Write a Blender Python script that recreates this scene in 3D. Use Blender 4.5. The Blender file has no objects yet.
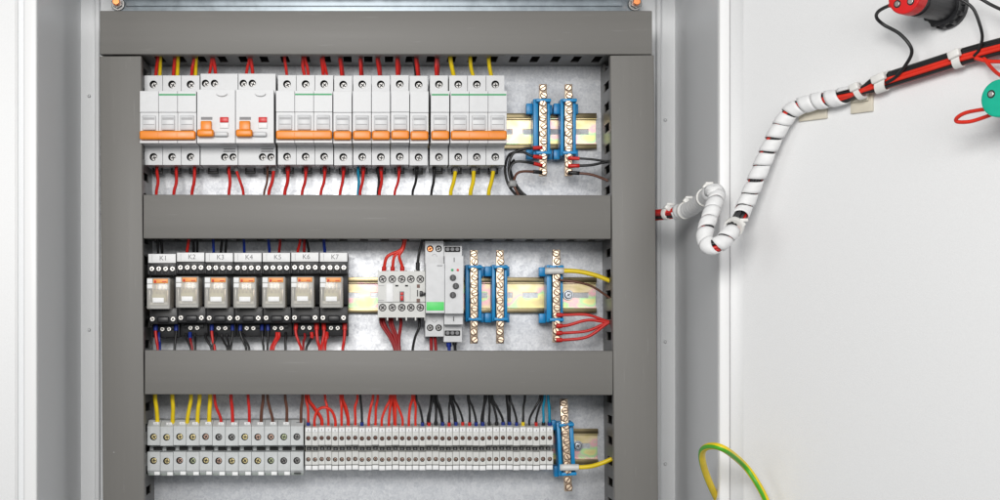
import bpy, bmesh, math, random
from mathutils import Vector, Matrix
random.seed(7)
S = 0.001                       # everything below is written in millimetres
SC = bpy.context.scene
COL = SC.collection
CAM_D, F, VX, VY = 1525.0, 1547.0, 378.0, 330.0   # camera distance, focal length in px, optical axis in the photo

def P(px, py, y):
    "a point at depth y (mm) behind/in front of the mounting plate"
    s = (CAM_D + y) / F
    return Vector(((px - VX) * s, y, (VY - py) * s))

# ------------------------------------------------------------------ materials
MATS = {}
def new_mat(name):
    m = bpy.data.materials.new(name); m.use_nodes = True
    MATS[name] = m
    return m, m.node_tree.nodes, m.node_tree.links, m.node_tree.nodes['Principled BSDF']

def plastic(name, col, rough=0.42, var=0.06, scale=120.0, bump=0.05, bevel=0.0003, spec=0.5, trans=0.0, grain=None):
    m, N, L, b = new_mat(name)
    tc = N.new('ShaderNodeTexCoord')
    nz = N.new('ShaderNodeTexNoise'); nz.inputs['Scale'].default_value = scale; nz.inputs['Detail'].default_value = 4
    if grain:
        mp = N.new('ShaderNodeMapping'); mp.inputs['Scale'].default_value = grain
        L.new(tc.outputs['Object'], mp.inputs['Vector']); L.new(mp.outputs['Vector'], nz.inputs['Vector'])
    else:
        L.new(tc.outputs['Object'], nz.inputs['Vector'])
    rp = N.new('ShaderNodeMapRange')
    rp.inputs['From Min'].default_value = 0.3; rp.inputs['From Max'].default_value = 0.7
    rp.inputs['To Min'].default_value = 1 - var; rp.inputs['To Max'].default_value = 1 + var
    L.new(nz.outputs['Fac'], rp.inputs['Value'])
    vm = N.new('ShaderNodeVectorMath'); vm.operation = 'SCALE'
    vm.inputs[0].default_value = col[:3]
    L.new(rp.outputs['Result'], vm.inputs['Scale'])
    L.new(vm.outputs['Vector'], b.inputs['Base Color'])
    rr = N.new('ShaderNodeMapRange'); rr.inputs['To Min'].default_value = rough - 0.07; rr.inputs['To Max'].default_value = rough + 0.07
    L.new(nz.outputs['Fac'], rr.inputs['Value']); L.new(rr.outputs['Result'], b.inputs['Roughness'])
    b.inputs['Specular IOR Level'].default_value = spec
    b.inputs['Transmission Weight'].default_value = trans
    bp = N.new('ShaderNodeBump'); bp.inputs['Strength'].default_value = bump; bp.inputs['Distance'].default_value = 0.0004
    L.new(nz.outputs['Fac'], bp.inputs['Height'])
    if bevel:
        bv = N.new('ShaderNodeBevel'); bv.samples = 4; bv.inputs['Radius'].default_value = bevel
        L.new(bv.outputs['Normal'], bp.inputs['Normal'])
    L.new(bp.outputs['Normal'], b.inputs['Normal'])
    return m

def metal(name, col, rough=0.35, scale=60.0, var=0.15, bump=0.1, stretch=(1, 1, 1), metallic=1.0):
    m = plastic(name, col, rough, var, scale, bump, 0.0002, grain=stretch)
    m.node_tree.nodes['Principled BSDF'].inputs['Metallic'].default_value = metallic
    return m

plastic('cabinet_paint', (0.80, 0.81, 0.82), 0.38, 0.015, 900, 0.12, 0.0015)
plastic('door_paint', (0.82, 0.822, 0.825), 0.5, 0.015, 900, 0.4, 0.0015)
plastic('lip_paint', (0.86, 0.86, 0.86), 0.35, 0.01, 900, 0.05, 0.002)
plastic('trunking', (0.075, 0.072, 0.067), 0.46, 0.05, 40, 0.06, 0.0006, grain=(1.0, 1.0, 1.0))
plastic('trunking_cover', (0.185, 0.178, 0.166), 0.52, 0.025, 22, 0.03, 0.0006, grain=(0.25, 1, 9))
plastic('white_plastic', (0.66, 0.665, 0.675), 0.38)
plastic('label_white', (0.90, 0.90, 0.90), 0.5)
plastic('terminal_grey', (0.61, 0.63, 0.63), 0.42)
plastic('terminal_pale', (0.68, 0.68, 0.655), 0.42)
plastic('terminal_foot', (0.30, 0.33, 0.31), 0.45)
plastic('hole_dark', (0.015, 0.015, 0.015), 0.7, bevel=0)
plastic('black_plastic', (0.018, 0.018, 0.02), 0.38)
plastic('dark_clip', (0.03, 0.03, 0.03), 0.5)
plastic('orange_plastic', (0.90, 0.26, 0.01), 0.35)
plastic('orange_tab', (0.95, 0.36, 0.08), 0.4)
plastic('green_mark', (0.0, 0.34, 0.10), 0.45)
plastic('bright_green', (0.10, 0.72, 0.16), 0.45)
plastic('red_plastic', (0.66, 0.012, 0.012), 0.35)
plastic('grey_mark', (0.22, 0.22, 0.23), 0.5)
plastic('pale_mark', (0.42, 0.42, 0.43), 0.5)
plastic('blue_plastic', (0.004, 0.27, 0.60), 0.38)
plastic('teal_plastic', (0.0, 0.42, 0.27), 0.32)
plastic('wrap_white', (0.84, 0.84, 0.84), 0.62, bump=0.02)
plastic('nylon', (0.78, 0.77, 0.74), 0.35)
plastic('mount_beige', (0.66, 0.61, 0.50), 0.4)
plastic('clear_grey', (0.30, 0.29, 0.30), 0.12, spec=0.8)
for n, c in dict(wire_red=(0.62, 0.02, 0.015), wire_dark_red=(0.30, 0.01, 0.012), wire_yellow=(0.85, 0.62, 0.01),
                 wire_black=(0.012, 0.012, 0.013), wire_brown=(0.13, 0.05, 0.03), wire_blue=(0.01, 0.03, 0.24),
                 wire_cyan=(0.0, 0.24, 0.40), wire_white=(0.7, 0.7, 0.68), wire_green=(0.08, 0.42, 0.02),
                 wire_grey=(0.25, 0.25, 0.25), wire_orange=(0.72, 0.03, 0.013)).items():
    plastic(n, c, 0.40, 0.08, 90, 0.05, bevel=0)
metal('screw_steel', (0.25, 0.245, 0.24), 0.42)
metal('screw_bright', (0.62, 0.60, 0.57), 0.34)
metal('screw_brass', (0.80, 0.68, 0.36), 0.35)
metal('screw_bronze', (0.26, 0.14, 0.11), 0.4)
metal('screw_pinkish', (0.58, 0.40, 0.32), 0.35)
metal('screw_greenish', (0.50, 0.55, 0.36), 0.35)
metal('brass', (0.72, 0.58, 0.43), 0.40, 300, 0.12)
metal('bolt_steel', (0.42, 0.44, 0.47), 0.3)
metal('dull_steel', (0.30, 0.34, 0.37), 0.45, 90, 0.2, 0.2)
metal('copper', (0.75, 0.26, 0.10), 0.35)

def galvanised():
    m, N, L, b = new_mat('galvanised_steel')
    tc = N.new('ShaderNodeTexCoord')
    v = N.new('ShaderNodeTexVoronoi'); v.inputs['Scale'].default_value = 240; v.inputs['Randomness'].default_value = 1
    nz = N.new('ShaderNodeTexNoise'); nz.inputs['Scale'].default_value = 420; nz.inputs['Detail'].default_value = 8; nz.inputs['Roughness'].default_value = 0.7
    n2 = N.new('ShaderNodeTexNoise'); n2.inputs['Scale'].default_value = 14; n2.inputs['Detail'].default_value = 3
    mp = N.new('ShaderNodeMapping'); mp.inputs['Scale'].default_value = (0.25, 1, 2.2)
    L.new(tc.outputs['Object'], v.inputs['Vector']); L.new(tc.outputs['Object'], nz.inputs['Vector'])
    L.new(tc.outputs['Object'], mp.inputs['Vector']); L.new(mp.outputs['Vector'], n2.inputs['Vector'])
    bw = N.new('ShaderNodeSeparateColor'); L.new(v.outputs['Color'], bw.inputs['Color'])
    a = N.new('ShaderNodeMath'); a.operation = 'MULTIPLY'; a.inputs[1].default_value = 0.10; L.new(bw.outputs['Red'], a.inputs[0])
    c = N.new('ShaderNodeMath'); c.operation = 'MULTIPLY_ADD'; c.inputs[1].default_value = 0.50; L.new(nz.outputs['Fac'], c.inputs[0]); L.new(a.outputs[0], c.inputs[2])
    d = N.new('ShaderNodeMath'); d.operation = 'MULTIPLY_ADD'; d.inputs[1].default_value = 0.28; L.new(n2.outputs['Fac'], d.inputs[0]); L.new(c.outputs[0], d.inputs[2])
    cr = N.new('ShaderNodeValToRGB'); L.new(d.outputs[0], cr.inputs['Fac'])
    cr.color_ramp.elements[0].position = 0.30; cr.color_ramp.elements[0].color = (0.56, 0.58, 0.62, 1)
    cr.color_ramp.elements[1].position = 0.60; cr.color_ramp.elements[1].color = (0.95, 0.96, 0.98, 1)
    L.new(cr.outputs['Color'], b.inputs['Base Color'])
    b.inputs['Metallic'].default_value = 0.62
    rr = N.new('ShaderNodeMapRange'); rr.inputs['From Min'].default_value = 0.2; rr.inputs['From Max'].default_value = 0.7
    rr.inputs['To Min'].default_value = 0.58; rr.inputs['To Max'].default_value = 0.40
    L.new(d.outputs[0], rr.inputs['Value']); L.new(rr.outputs['Result'], b.inputs['Roughness'])
    bp = N.new('ShaderNodeBump'); bp.inputs['Strength'].default_value = 0.5; bp.inputs['Distance'].default_value = 0.0004
    L.new(d.outputs[0], bp.inputs['Height']); L.new(bp.outputs['Normal'], b.inputs['Normal'])
galvanised()

def passivated():
    m, N, L, b = new_mat('zinc_passivated')
    tc = N.new('ShaderNodeTexCoord')
    mp = N.new('ShaderNodeMapping'); mp.inputs['Scale'].default_value = (0.9, 1, 1.3)
    nz = N.new('ShaderNodeTexNoise'); nz.inputs['Scale'].default_value = 38; nz.inputs['Detail'].default_value = 2.5
    L.new(tc.outputs['Object'], mp.inputs['Vector']); L.new(mp.outputs['Vector'], nz.inputs['Vector'])
    cr = N.new('ShaderNodeValToRGB'); L.new(nz.outputs['Fac'], cr.inputs['Fac'])
    e = cr.color_ramp.elements
    e[0].position = 0.30; e[0].color = (0.50, 0.42, 0.20, 1)
    e[1].position = 0.72; e[1].color = (0.56, 0.47, 0.24, 1)
    for p, c in ((0.42, (0.66, 0.55, 0.36, 1)), (0.50, (0.70, 0.40, 0.44, 1)), (0.57, (0.38, 0.66, 0.34, 1)), (0.63, (0.66, 0.62, 0.28, 1))):
        x = e.new(p); x.color = c
    L.new(cr.outputs['Color'], b.inputs['Base Color'])
    b.inputs['Metallic'].default_value = 0.85; b.inputs['Roughness'].default_value = 0.36
passivated()

metal('zinc_lip_dark_reflection', (0.32, 0.26, 0.15), 0.34, 50, 0.2)  # rail zinc with the lips' dark reflection put into its colour

def relay_window():
    m, N, L, b = new_mat('relay_window')
    tc = N.new('ShaderNodeTexCoord')
    oi = N.new('ShaderNodeObjectInfo')
    ad = N.new('ShaderNodeVectorMath'); L.new(tc.outputs['Object'], ad.inputs[0])
    sc = N.new('ShaderNodeVectorMath'); sc.operation = 'SCALE'; sc.inputs[0].default_value = (3, 5, 7); L.new(oi.outputs['Random'], sc.inputs['Scale'])
    L.new(sc.outputs['Vector'], ad.inputs[1])
    nz = N.new('ShaderNodeTexNoise'); nz.inputs['Scale'].default_value = 190; nz.inputs['Detail'].default_value = 3
    L.new(ad.outputs['Vector'], nz.inputs['Vector'])
    cr = N.new('ShaderNodeValToRGB'); L.new(nz.outputs['Fac'], cr.inputs['Fac'])
    e = cr.color_ramp.elements
    e[0].position = 0.3; e[0].color = (0.36, 0.38, 0.33, 1)
    e[1].position = 0.7; e[1].color = (0.78, 0.74, 0.66, 1)
    for p, c in ((0.45, (0.52, 0.56, 0.49, 1)), (0.56, (0.66, 0.64, 0.58, 1))):
        x = e.new(p); x.color = c
    L.new(cr.outputs['Color'], b.inputs['Base Color'])
    b.inputs['Roughness'].default_value = 0.12; b.inputs['Coat Weight'].default_value = 0.6; b.inputs['Coat Roughness'].default_value = 0.05
relay_window()
def clear_cover():
    m, N, L, b = new_mat('clear_cover')
    b.inputs['Base Color'].default_value = (0.80, 0.78, 0.74, 1); b.inputs['Roughness'].default_value = 0.12
    tr = N.new('ShaderNodeBsdfTransparent'); tr.inputs['Color'].default_value = (0.93, 0.92, 0.90, 1)
    mx = N.new('ShaderNodeMixShader'); mx.inputs['Fac'].default_value = 0.45
    L.new(tr.outputs['BSDF'], mx.inputs[1]); L.new(b.outputs['BSDF'], mx.inputs[2])
    L.new(mx.outputs['Shader'], N['Material Output'].inputs['Surface'])
clear_cover()
plastic('coil_tape', (0.80, 0.72, 0.42), 0.4)
plastic('bobbin_cream', (0.82, 0.80, 0.72), 0.45)
plastic('relay_base', (0.30, 0.22, 0.16), 0.5)

def scuffs():
    m = MATS['trunking_cover']; N, L = m.node_tree.nodes, m.node_tree.links; b = N['Principled BSDF']
    old = b.inputs['Base Color'].links[0].from_socket
    tc = N.new('ShaderNodeTexCoord'); oi = N.new('ShaderNodeObjectInfo')
    off = N.new('ShaderNodeVectorMath'); off.operation = 'SCALE'; off.inputs[0].default_value = (9, 4, 7); L.new(oi.outputs['Random'], off.inputs['Scale'])
    ad = N.new('ShaderNodeVectorMath'); L.new(tc.outputs['Object'], ad.inputs[0]); L.new(off.outputs['Vector'], ad.inputs[1])
    v = N.new('ShaderNodeTexVoronoi'); v.inputs['Scale'].default_value = 26; L.new(ad.outputs['Vector'], v.inputs['Vector'])
    lt = N.new('ShaderNodeMath'); lt.operation = 'LESS_THAN'; lt.inputs[1].default_value = 0.022; L.new(v.outputs['Distance'], lt.inputs[0])
    mp = N.new('ShaderNodeMapping'); mp.inputs['Scale'].default_value = (1, 1, 14); mp.inputs['Rotation'].default_value = (0, 0.5, 0); L.new(ad.outputs['Vector'], mp.inputs['Vector'])
    nz = N.new('ShaderNodeTexNoise'); nz.inputs['Scale'].default_value = 30; nz.inputs['Detail'].default_value = 6; L.new(mp.outputs['Vector'], nz.inputs['Vector'])
    gt = N.new('ShaderNodeMapRange'); gt.inputs['From Min'].default_value = .66; gt.inputs['From Max'].default_value = .80; gt.inputs['To Max'].default_value = .35; L.new(nz.outputs['Fac'], gt.inputs['Value'])
    sm = N.new('ShaderNodeMath'); sm.operation = 'MAXIMUM'; L.new(lt.outputs[0], sm.inputs[0]); L.new(gt.outputs['Result'], sm.inputs[1])
    ml = N.new('ShaderNodeMath'); ml.operation = 'MULTIPLY'; ml.inputs[1].default_value = .6; L.new(sm.outputs[0], ml.inputs[0])
    mx = N.new('ShaderNodeMix'); mx.data_type = 'RGBA'; L.new(ml.outputs[0], mx.inputs['Factor']); L.new(old, mx.inputs['A']); mx.inputs['B'].default_value = (.42, .42, .41, 1)
    L.new(mx.outputs['Result'], b.inputs['Base Color'])
scuffs()

# ------------------------------------------------------------------ mesh builder
def catmull(pts, n=8):
    pts = [Vector(p) for p in pts]
    if len(pts) < 3:
        return [pts[0].lerp(pts[1], i / n) for i in range(n + 1)]
    out = []
    ext = [pts[0] * 2 - pts[1]] + pts + [pts[-1] * 2 - pts[-2]]
    for i in range(1, len(ext) - 2):
        a, b, c, d = ext[i - 1:i + 3]
        for k in range(n):
            t = k / n
            out.append(0.5 * ((2 * b) + (c - a) * t + (2 * a - 5 * b + 4 * c - d) * t * t + (3 * b - a - 3 * c + d) * t ** 3))
    out.append(pts[-1])
    return out

def frames(path):
    T = [(path[min(i + 1, len(path) - 1)] - path[max(i - 1, 0)]).normalized() for i in range(len(path))]
    up = Vector((0, -1, 0)) if abs(T[0].y) < 0.9 else Vector((0, 0, 1))
    n = (up - T[0] * up.dot(T[0])).normalized()
    Ns = []
    for t in T:
        n = (n - t * n.dot(t)).normalized(); Ns.append(n.copy())
    return T, Ns, [t.cross(n) for t, n in zip(T, Ns)]

class MB:
    def __init__(self): self.bm = bmesh.new(); self.mats = []; self.smooth = False
    def mi(self, m):
        if m not in self.mats: self.mats.append(m)
        return self.mats.index(m)
    def face(self, co, m, smooth=False):
        f = self.bm.faces.new([self.bm.verts.new(Vector(c)) for c in co]); f.material_index = self.mi(m); f.smooth = smooth
        return f
    def box(self, x0, x1, y0, y1, z0, z1, m, bev=0.0, seg=2):
        t = bmesh.new(); bmesh.ops.create_cube(t, size=1)
        for v in t.verts:
            v.co = Vector((x0 + (v.co.x + .5) * (x1 - x0), y0 + (v.co.y + .5) * (y1 - y0), z0 + (v.co.z + .5) * (z1 - z0)))
        if bev: bmesh.ops.bevel(t, geom=list(t.edges), offset=bev, segments=seg, profile=0.5, affect='EDGES')
        self.add(t, m, bool(bev))
        return self
    def add(self, t, m, smooth=False, M=None):
        k = self.mi(m); vm = {}
        for v in t.verts: vm[v] = self.bm.verts.new(M @ v.co if M else v.co)
        for f in t.faces:
            g = self.bm.faces.new([vm[v] for v in f.verts]); g.material_index = k; g.smooth = smooth
        t.free()
    def prof(self, poly, x0, x1, m, skip=(), caps=True):
        "extrude a (y,z) outline along x; skip = edge indices left open"
        n = len(poly)
        for i in range(n):
            if i in skip: continue
            a, b = poly[i], poly[(i + 1) % n]
            self.face([(x0, a[0], a[1]), (x1, a[0], a[1]), (x1, b[0], b[1]), (x0, b[0], b[1])], m)
        if caps:
            self.face([(x0, p[0], p[1]) for p in poly], m); self.face([(x1, p[0], p[1]) for p in reversed(poly)], m)
    def holecell(self, x0, x1, z0, z1, y, cx, cz, r, depth, m, mh, n=20):
        "rectangle facing -y with a round hole sunk to depth"
        ang = sorted([2 * math.pi * i / n for i in range(n)] + [math.atan2(zz - cz, xx - cx) % (2 * math.pi) for xx in (x0, x1) for zz in (z0, z1)])
        def edge(a):
            c, s = math.cos(a), math.sin(a); t = 1e9
            if c > 1e-9: t = min(t, (x1 - cx) / c)
            if c < -1e-9: t = min(t, (x0 - cx) / c)
            if s > 1e-9: t = min(t, (z1 - cz) / s)
            if s < -1e-9: t = min(t, (z0 - cz) / s)
            return (cx + c * t, y, cz + s * t)
        o = [edge(a) for a in ang]; i_ = [(cx + r * math.cos(a), y, cz + r * math.sin(a)) for a in ang]
        k = len(ang)
        for j in range(k):
            q = (j + 1) % k
            if (Vector(o[j]) - Vector(o[q])).length < 1e-6: continue
            self.face([o[j], i_[j], i_[q], o[q]], m)
            self.face([i_[j], (i_[j][0], y + depth, i_[j][2]), (i_[q][0], y + depth, i_[q][2]), i_[q]], mh)
        self.face([(p[0], y + depth, p[2]) for p in i_], mh)
    def cyl(self, a, b, r, m, r2=None, seg=20, bev=0.0):
        a, b = Vector(a), Vector(b); d = b - a; t = bmesh.new()
        bmesh.ops.create_cone(t, cap_ends=True, segments=seg, radius1=r, radius2=r if r2 is None else r2, depth=d.length)
        if bev:
            bmesh.ops.bevel(t, geom=[e for e in t.edges if len(e.link_faces) == 2 and any(len(f.verts) > 4 for f in e.link_faces)], offset=bev, segments=2, profile=0.5, affect='EDGES')
        M = Matrix.Translation((a + b) / 2) @ d.to_track_quat('Z', 'Y').to_matrix().to_4x4()
        self.add(t, m, False, M)
        return self
    def tube(self, pts, r, m, n=8, seg=10, raw=False, caps=True, m2=None):
        path = pts if raw else catmull(pts, n)
        T, N, B = frames(path); k = self.mi(m); k2 = self.mi(m2) if m2 else k; prev = None; rings = []
        for p, nn, bb in zip(path, N, B):
            rings.append([self.bm.verts.new(p + (nn * math.cos(2 * math.pi * j / seg) + bb * math.sin(2 * math.pi * j / seg)) * r) for j in range(seg)])
        for u, v in zip(rings, rings[1:]):
            for j in range(seg):
                f = self.bm.faces.new([u[j], u[(j + 1) % seg], v[(j + 1) % seg], v[j]]); f.smooth = True
                f.material_index = k2 if j >= seg // 2 else k
        if caps:
            for rg in (rings[0][::-1], rings[-1]):
                f = self.bm.faces.new(rg); f.material_index = k
        return self
    def build(self, name, parent=None):
        me = bpy.data.meshes.new(name)
        bmesh.ops.remove_doubles(self.bm, verts=list(self.bm.verts), dist=0.002)
        bmesh.ops.recalc_face_normals(self.bm, faces=list(self.bm.faces))
        for v in self.bm.verts: v.co *= S
        self.bm.to_mesh(me); self.bm.free()
        for m in self.mats: me.materials.append(MATS[m])
        o = bpy.data.objects.new(name, me); COL.objects.link(o)
        if parent: o.parent = parent
        return o

def tag(o, label, cat, group=None, kind=None):
    o['label'] = label; o['category'] = cat
    if group: o['group'] = group
    if kind: o['kind'] = kind
    return o
def thing(name, label, cat, loc=(0, 0, 0), group=None):
    o = bpy.data.objects.new(name, None); o.empty_display_size = 0.01; COL.objects.link(o)
    o.location = Vector(loc) * S
    return tag(o, label, cat, group)
def dup(root, loc, label, group=None):
    def rec(o, par):
        c = o.copy(); COL.objects.link(c); c.parent = par
        for ch in list(o.children): rec(ch, c)
        return c
    r = rec(root, None); r.location = Vector(loc) * S; r['label'] = label
    if group: r['group'] = group
    return r

ORD = ['first', 'second', 'third', 'fourth', 'fifth', 'sixth', 'seventh', 'eighth', 'ninth', 'tenth', 'eleventh', 'twelfth',
       'thirteenth', 'fourteenth', 'fifteenth', 'sixteenth', 'seventeenth', 'eighteenth', 'nineteenth', 'twentieth']
def ordw(i):
    if i < 20: return ORD[i]
    t = {2: 'twenty', 3: 'thirty', 4: 'forty'}[(i + 1) // 10]; u = (i + 1) % 10
    return (t[:-1] + 'ieth') if u == 0 else t + '-' + ORD[u - 1]

def screw(mb, x, y, z, r, m='screw_steel', rot=0.5, head=None):
    "screw head with a cross recess, facing -y"
    mb.cyl((x, y, z), (x, y + 1.6, z), r, m, seg=16, bev=r * 0.15)
    c, s = math.cos(rot), math.sin(rot)
    for (u, v) in ((c, s), (-s, c)):
        L_, W_ = r * 0.68, r * 0.17
        pts = [(u * L_ - v * W_, v * L_ + u * W_), (u * L_ + v * W_, v * L_ - u * W_), (-u * L_ + v * W_, -v * L_ - u * W_), (-u * L_ - v * W_, -v * L_ + u * W_)]
        yy = y - 0.06 - (0.03 if (u, v) != (c, s) else 0)
        mb.face([(x + p[0], yy, z + p[1]) for p in pts], 'hole_dark')

# ------------------------------------------------------------------ enclosure
ZB, ZT, YF, XI = -335, 346, -177, 296.6
enc = thing('enclosure', 'open pale grey metal cabinet with white front edges around all the gear', 'cabinet', (0, 20, ZB))
def encpart(mb, name, par=enc):
    for v in mb.bm.verts: v.co -= Vector((0, 20, ZB))
    return mb.build(name, par)
encpart(MB().box(-XI - 1.5, XI + 1.5, 20, 21.5, ZB, ZT, 'cabinet_paint'), 'back_panel')
for s in (-1, 1):
    m = MB(); x = s * XI
    m.box(min(x, x + s * 1.5), max(x, x + s * 1.5), YF + 2, 19.9, ZB, ZT, 'cabinet_paint')
    encpart(m, 'side_wall')
    r = MB(); a, b = sorted((s * 277, s * 281.5)); r.box(a, b, 12, 19.9, ZB + 2, ZT - 2, 'cabinet_paint', 0.8)
    encpart(r, 'vertical_rib')
encpart(MB().box(-XI - 1.5, XI + 1.5, YF + 2, 21.5, ZT, ZT + 1.5, 'cabinet_paint'), 'top_wall')
encpart(MB().box(-XI - 1.5, XI + 1.5, YF + 2, 21.5, ZB - 1.5, ZB, 'cabinet_paint'), 'bottom_wall')
lip = MB()
lip.box(-308, -XI, YF - 4, YF + 1.9, ZB, ZT, 'lip_paint', 1.5, 3)
lip.box(-313.4, -308.1, YF - 1.5, YF + 1.8, ZB, ZT, 'cabinet_paint')
lip.box(-315.2, -313.5, YF - 3.4, YF + 1.8, ZB, ZT, 'lip_paint', 0.5)
lip.box(-470, -315.3, YF - 2.5, YF + 1, ZB, ZT, 'door_paint', 0.3)
encpart(lip, 'front_flange')
lip = MB(); lip.box(XI, 305.9, YF - 4, YF + 1.9, ZB, ZT, 'lip_paint', 1.5, 3)
encpart(lip, 'front_flange')
for (px, py) in ((89, 96), (89, 330), (665.5, 342), (665.5, 464), (665.5, 120)):
    p = P(px, py, 19); w = MB(); w.cyl((p.x, 19.9, p.z), (p.x, 19.1, p.z), 1.7, 'cabinet_paint', 0.9, 16); encpart(w, 'weld_mark')
# door, folded back past the cabinet's right edge
TH = math.radians(50)
DD = Vector((math.cos(TH), -math.sin(TH), 0)); DN = Vector((-math.sin(TH), -math.cos(TH), 0)); RF = 13.0
D0 = Vector((306.5 + RF * math.sin(TH), YF - 4 - RF + RF * math.cos(TH), 0))
def door_pt(px, py, h=0.0):
    "the point of the view ray through (px,py) that lies h mm off the door's inner face"
    o = Vector((0, -CAM_D, 0)); d = Vector(((px - VX) / F, 1, (VY - py) / F))
    t = ((D0 + DN * h) - o).dot(DN) / d.dot(DN)
    return o + d * t
dm = MB()
prof = []
K = 12
for i in range(K + 1):
    a = TH * (1 - i / K)
    prof.append(Vector((306.5 + RF * math.sin(a), YF - 4 - RF + RF * math.cos(a), 0)))
prof = [D0 + DD * 330] + prof + [Vector((306.1, YF - 3.6, 0)), Vector((306.1, YF + 8, 0)), D0 - DN * 18, D0 + DD * 330 - DN * 18]
n = len(prof)
for i in range(n):
    a, b = prof[i], prof[(i + 1) % n]
    dm.face([(a.x, a.y, ZB), (b.x, b.y, ZB), (b.x, b.y, ZT), (a.x, a.y, ZT)], 'door_paint', 1 <= i <= K + 1)
dm.face([(p.x, p.y, ZB) for p in prof], 'door_paint'); dm.face([(p.x, p.y, ZT) for p in prof[::-1]], 'door_paint')
bmesh.ops.remove_doubles(dm.bm, verts=list(dm.bm.verts), dist=0.01)
encpart(dm, 'door')

# mounting plate
pl = thing('mounting_plate', 'galvanised steel mounting plate with a spangled grey surface behind the gear', 'plate', (0, 0, 0))
MB().box(-262, 258, 0, 2, -325, 335, 'galvanised_steel', 0.4).build('plate', pl)
q = MB(); q.box(-256, 252, -3.4, -0.05, 304, 334, 'dull_steel', 0.6); q.box(-248, 240, -4.6, -3.45, 318, 326, 'dull_steel', 0.5); q.build('stiffening_bar', pl)
for px in (118, 635):
    p = P(px, 4, -5); m = MB()
    m.cyl((p.x, -4.7, p.z), (p.x, -6, p.z), 6.6, 'screw_steel', seg=24, bev=0.4); m.cyl((p.x, -6, p.z), (p.x, -11, p.z), 5.0, 'screw_steel', seg=6)
    m.cyl((p.x, -11, p.z), (p.x, -18, p.z), 3.6, 'copper', seg=16, bev=0.6)
    m.build('bolt', pl)

# ------------------------------------------------------------------ slotted trunking
def duct(label, L_, w, loc, rot=0.0, cap=False, phase=0.0):
    "local: length along x from 0 to L_, width along z centred, 0 at plate"
    t = thing('slotted_trunking', label, 'cable trunking', loc, 'grey slotted trunking framing the rows')
    t.rotation_euler = (0, rot, 0)
    b = MB(); h = w / 2; D = 68
    b.box(0, L_, -1.6, -0.1, -h + 1.6, h - 1.6, 'trunking')
    for s in (-1, 1):
        z0, z1 = sorted((s * h, s * (h - 1.5)))
        b.box(0, L_, -22, -0.1, z0, z1, 'trunking'); b.box(0, L_, -D, -54, z0, z1, 'trunking')
        x = -phase
        while x < L_:
            a, c = max(x, 0), min(x + 12, L_)
            if c > a: b.box(a, c, -53.9, -22.1, z0 + .02, z1 - .02, 'trunking')
            x += 20
    if cap:
        for (a, c) in ((0, 1.5), (L_ - 1.5, L_)): b.box(a, c, -D + .1, -1.7, -h + 1.6, h - 1.6, 'trunking')
    b.build('channel', t)
    c = MB(); c.box(-0.2, L_ + 0.2, -D - 2, -D - 0.1, -h - 0.8, h + 0.8, 'trunking_cover', 0.7)
    for s in (-1, 1):
        z0, z1 = sorted((s * (h + 0.05), s * (h + 0.8))); c.box(0, L_, -D - 0.1, -D + 7, z0, z1, 'trunking_cover')
    c.build('cover', t)
    return t
sd = .9405
duct('long grey trunking running across the top above the breakers', 519, 39.4, (-261.4, 0, (330 - 32.5) * sd), 0.0, True, 4)
duct('grey trunking running across between the breakers and the relays', 439.5, 39.6, (-220.5, 0, (330 - 216.5) * sd), 0.0012, False, 9)
duct('grey trunking running across between the relays and the bottom terminals', 440, 40.0, (-219.2, 0, (330 - 372.2) * sd), 0.0016, False, 3)
duct('upright grey trunking down the left side of the rows', 560, 37.6, (-242.3, 0, 257.4), math.radians(90 - 0.42), False, 5)
duct('upright grey trunking down the right side of the rows', 560, 39.4, (239.0, 0, 258.3), math.radians(90 - 0.55), False, 12)

# ------------------------------------------------------------------ mounting rails
def rail(label, x0, x1, zc, tilt=0.0):
    t = thing('mounting_rail', label, 'mounting rail', ((x0 + x1) / 2, 0, zc), 'yellow passivated mounting rails')
    h = (x1 - x0) / 2; m = MB()
    m.box(-h, h, -7.5, -6.5, 12.6, 17.5, 'zinc_lip_dark_reflection', .2); m.box(-h, h, -7.5, -6.5, -17.5, -12.6, 'zinc_lip_dark_reflection', .2)
    m.box(-h, h, -6.5, -0.2, 12.0, 13.0, 'zinc_passivated'); m.box(-h, h, -6.5, -0.2, -13.0, -12.0, 'zinc_passivated')
    m.box(-h, h, -1.2, -0.3, 2.7, 11.95, 'zinc_passivated'); m.box(-h, h, -1.2, -0.3, -11.95, -2.7, 'zinc_passivated')
    x = h - 7 - 15
    m.box(x + 15, h, -1.19, -0.31, -2.69, 2.69, 'zinc_passivated')
    while x > -h:
        m.box(max(-h, x - 10), x, -1.19, -0.31, -2.69, 2.69, 'zinc_passivated'); x -= 25
    m.build('rail', t)
    t.rotation_euler = (0, tilt, 0)
    return t
r1 = rail('yellow zinc rail behind the breakers with its end showing top right', -222, 214.5, 195.2)
r2 = rail('yellow zinc rail of the middle row behind relays and contactor', -222, 214.5, 34.2)
r3 = rail('yellow zinc rail of the bottom row with a short bare end', -222, 216, -114.2)
for (px, py, lab) in ((568.5, 295, 'steel cross-head screw on the middle rail beside the blue bar holder'),
                      (578, 446, 'steel cross-head screw on the bare end of the bottom rail')):
    p = P(px, py, -4); m = MB()
    m.cyl((0, -1.5, 0), (0, -3, 0), 5.2, 'bolt_steel', seg=24, bev=0.3); m.cyl((0, -3, 0), (0, -5.2, 0), 3.9, 'bolt_steel', seg=20, bev=0.8)
    screw(m, 0, -5.3, 0, 2.6, 'bolt_steel', 0.6)
    o = m.build('rail_screw'); o.location = Vector((p.x, 0, p.z)) * S
    tag(o, lab, 'screw', 'screws fixing the rails')

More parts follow.
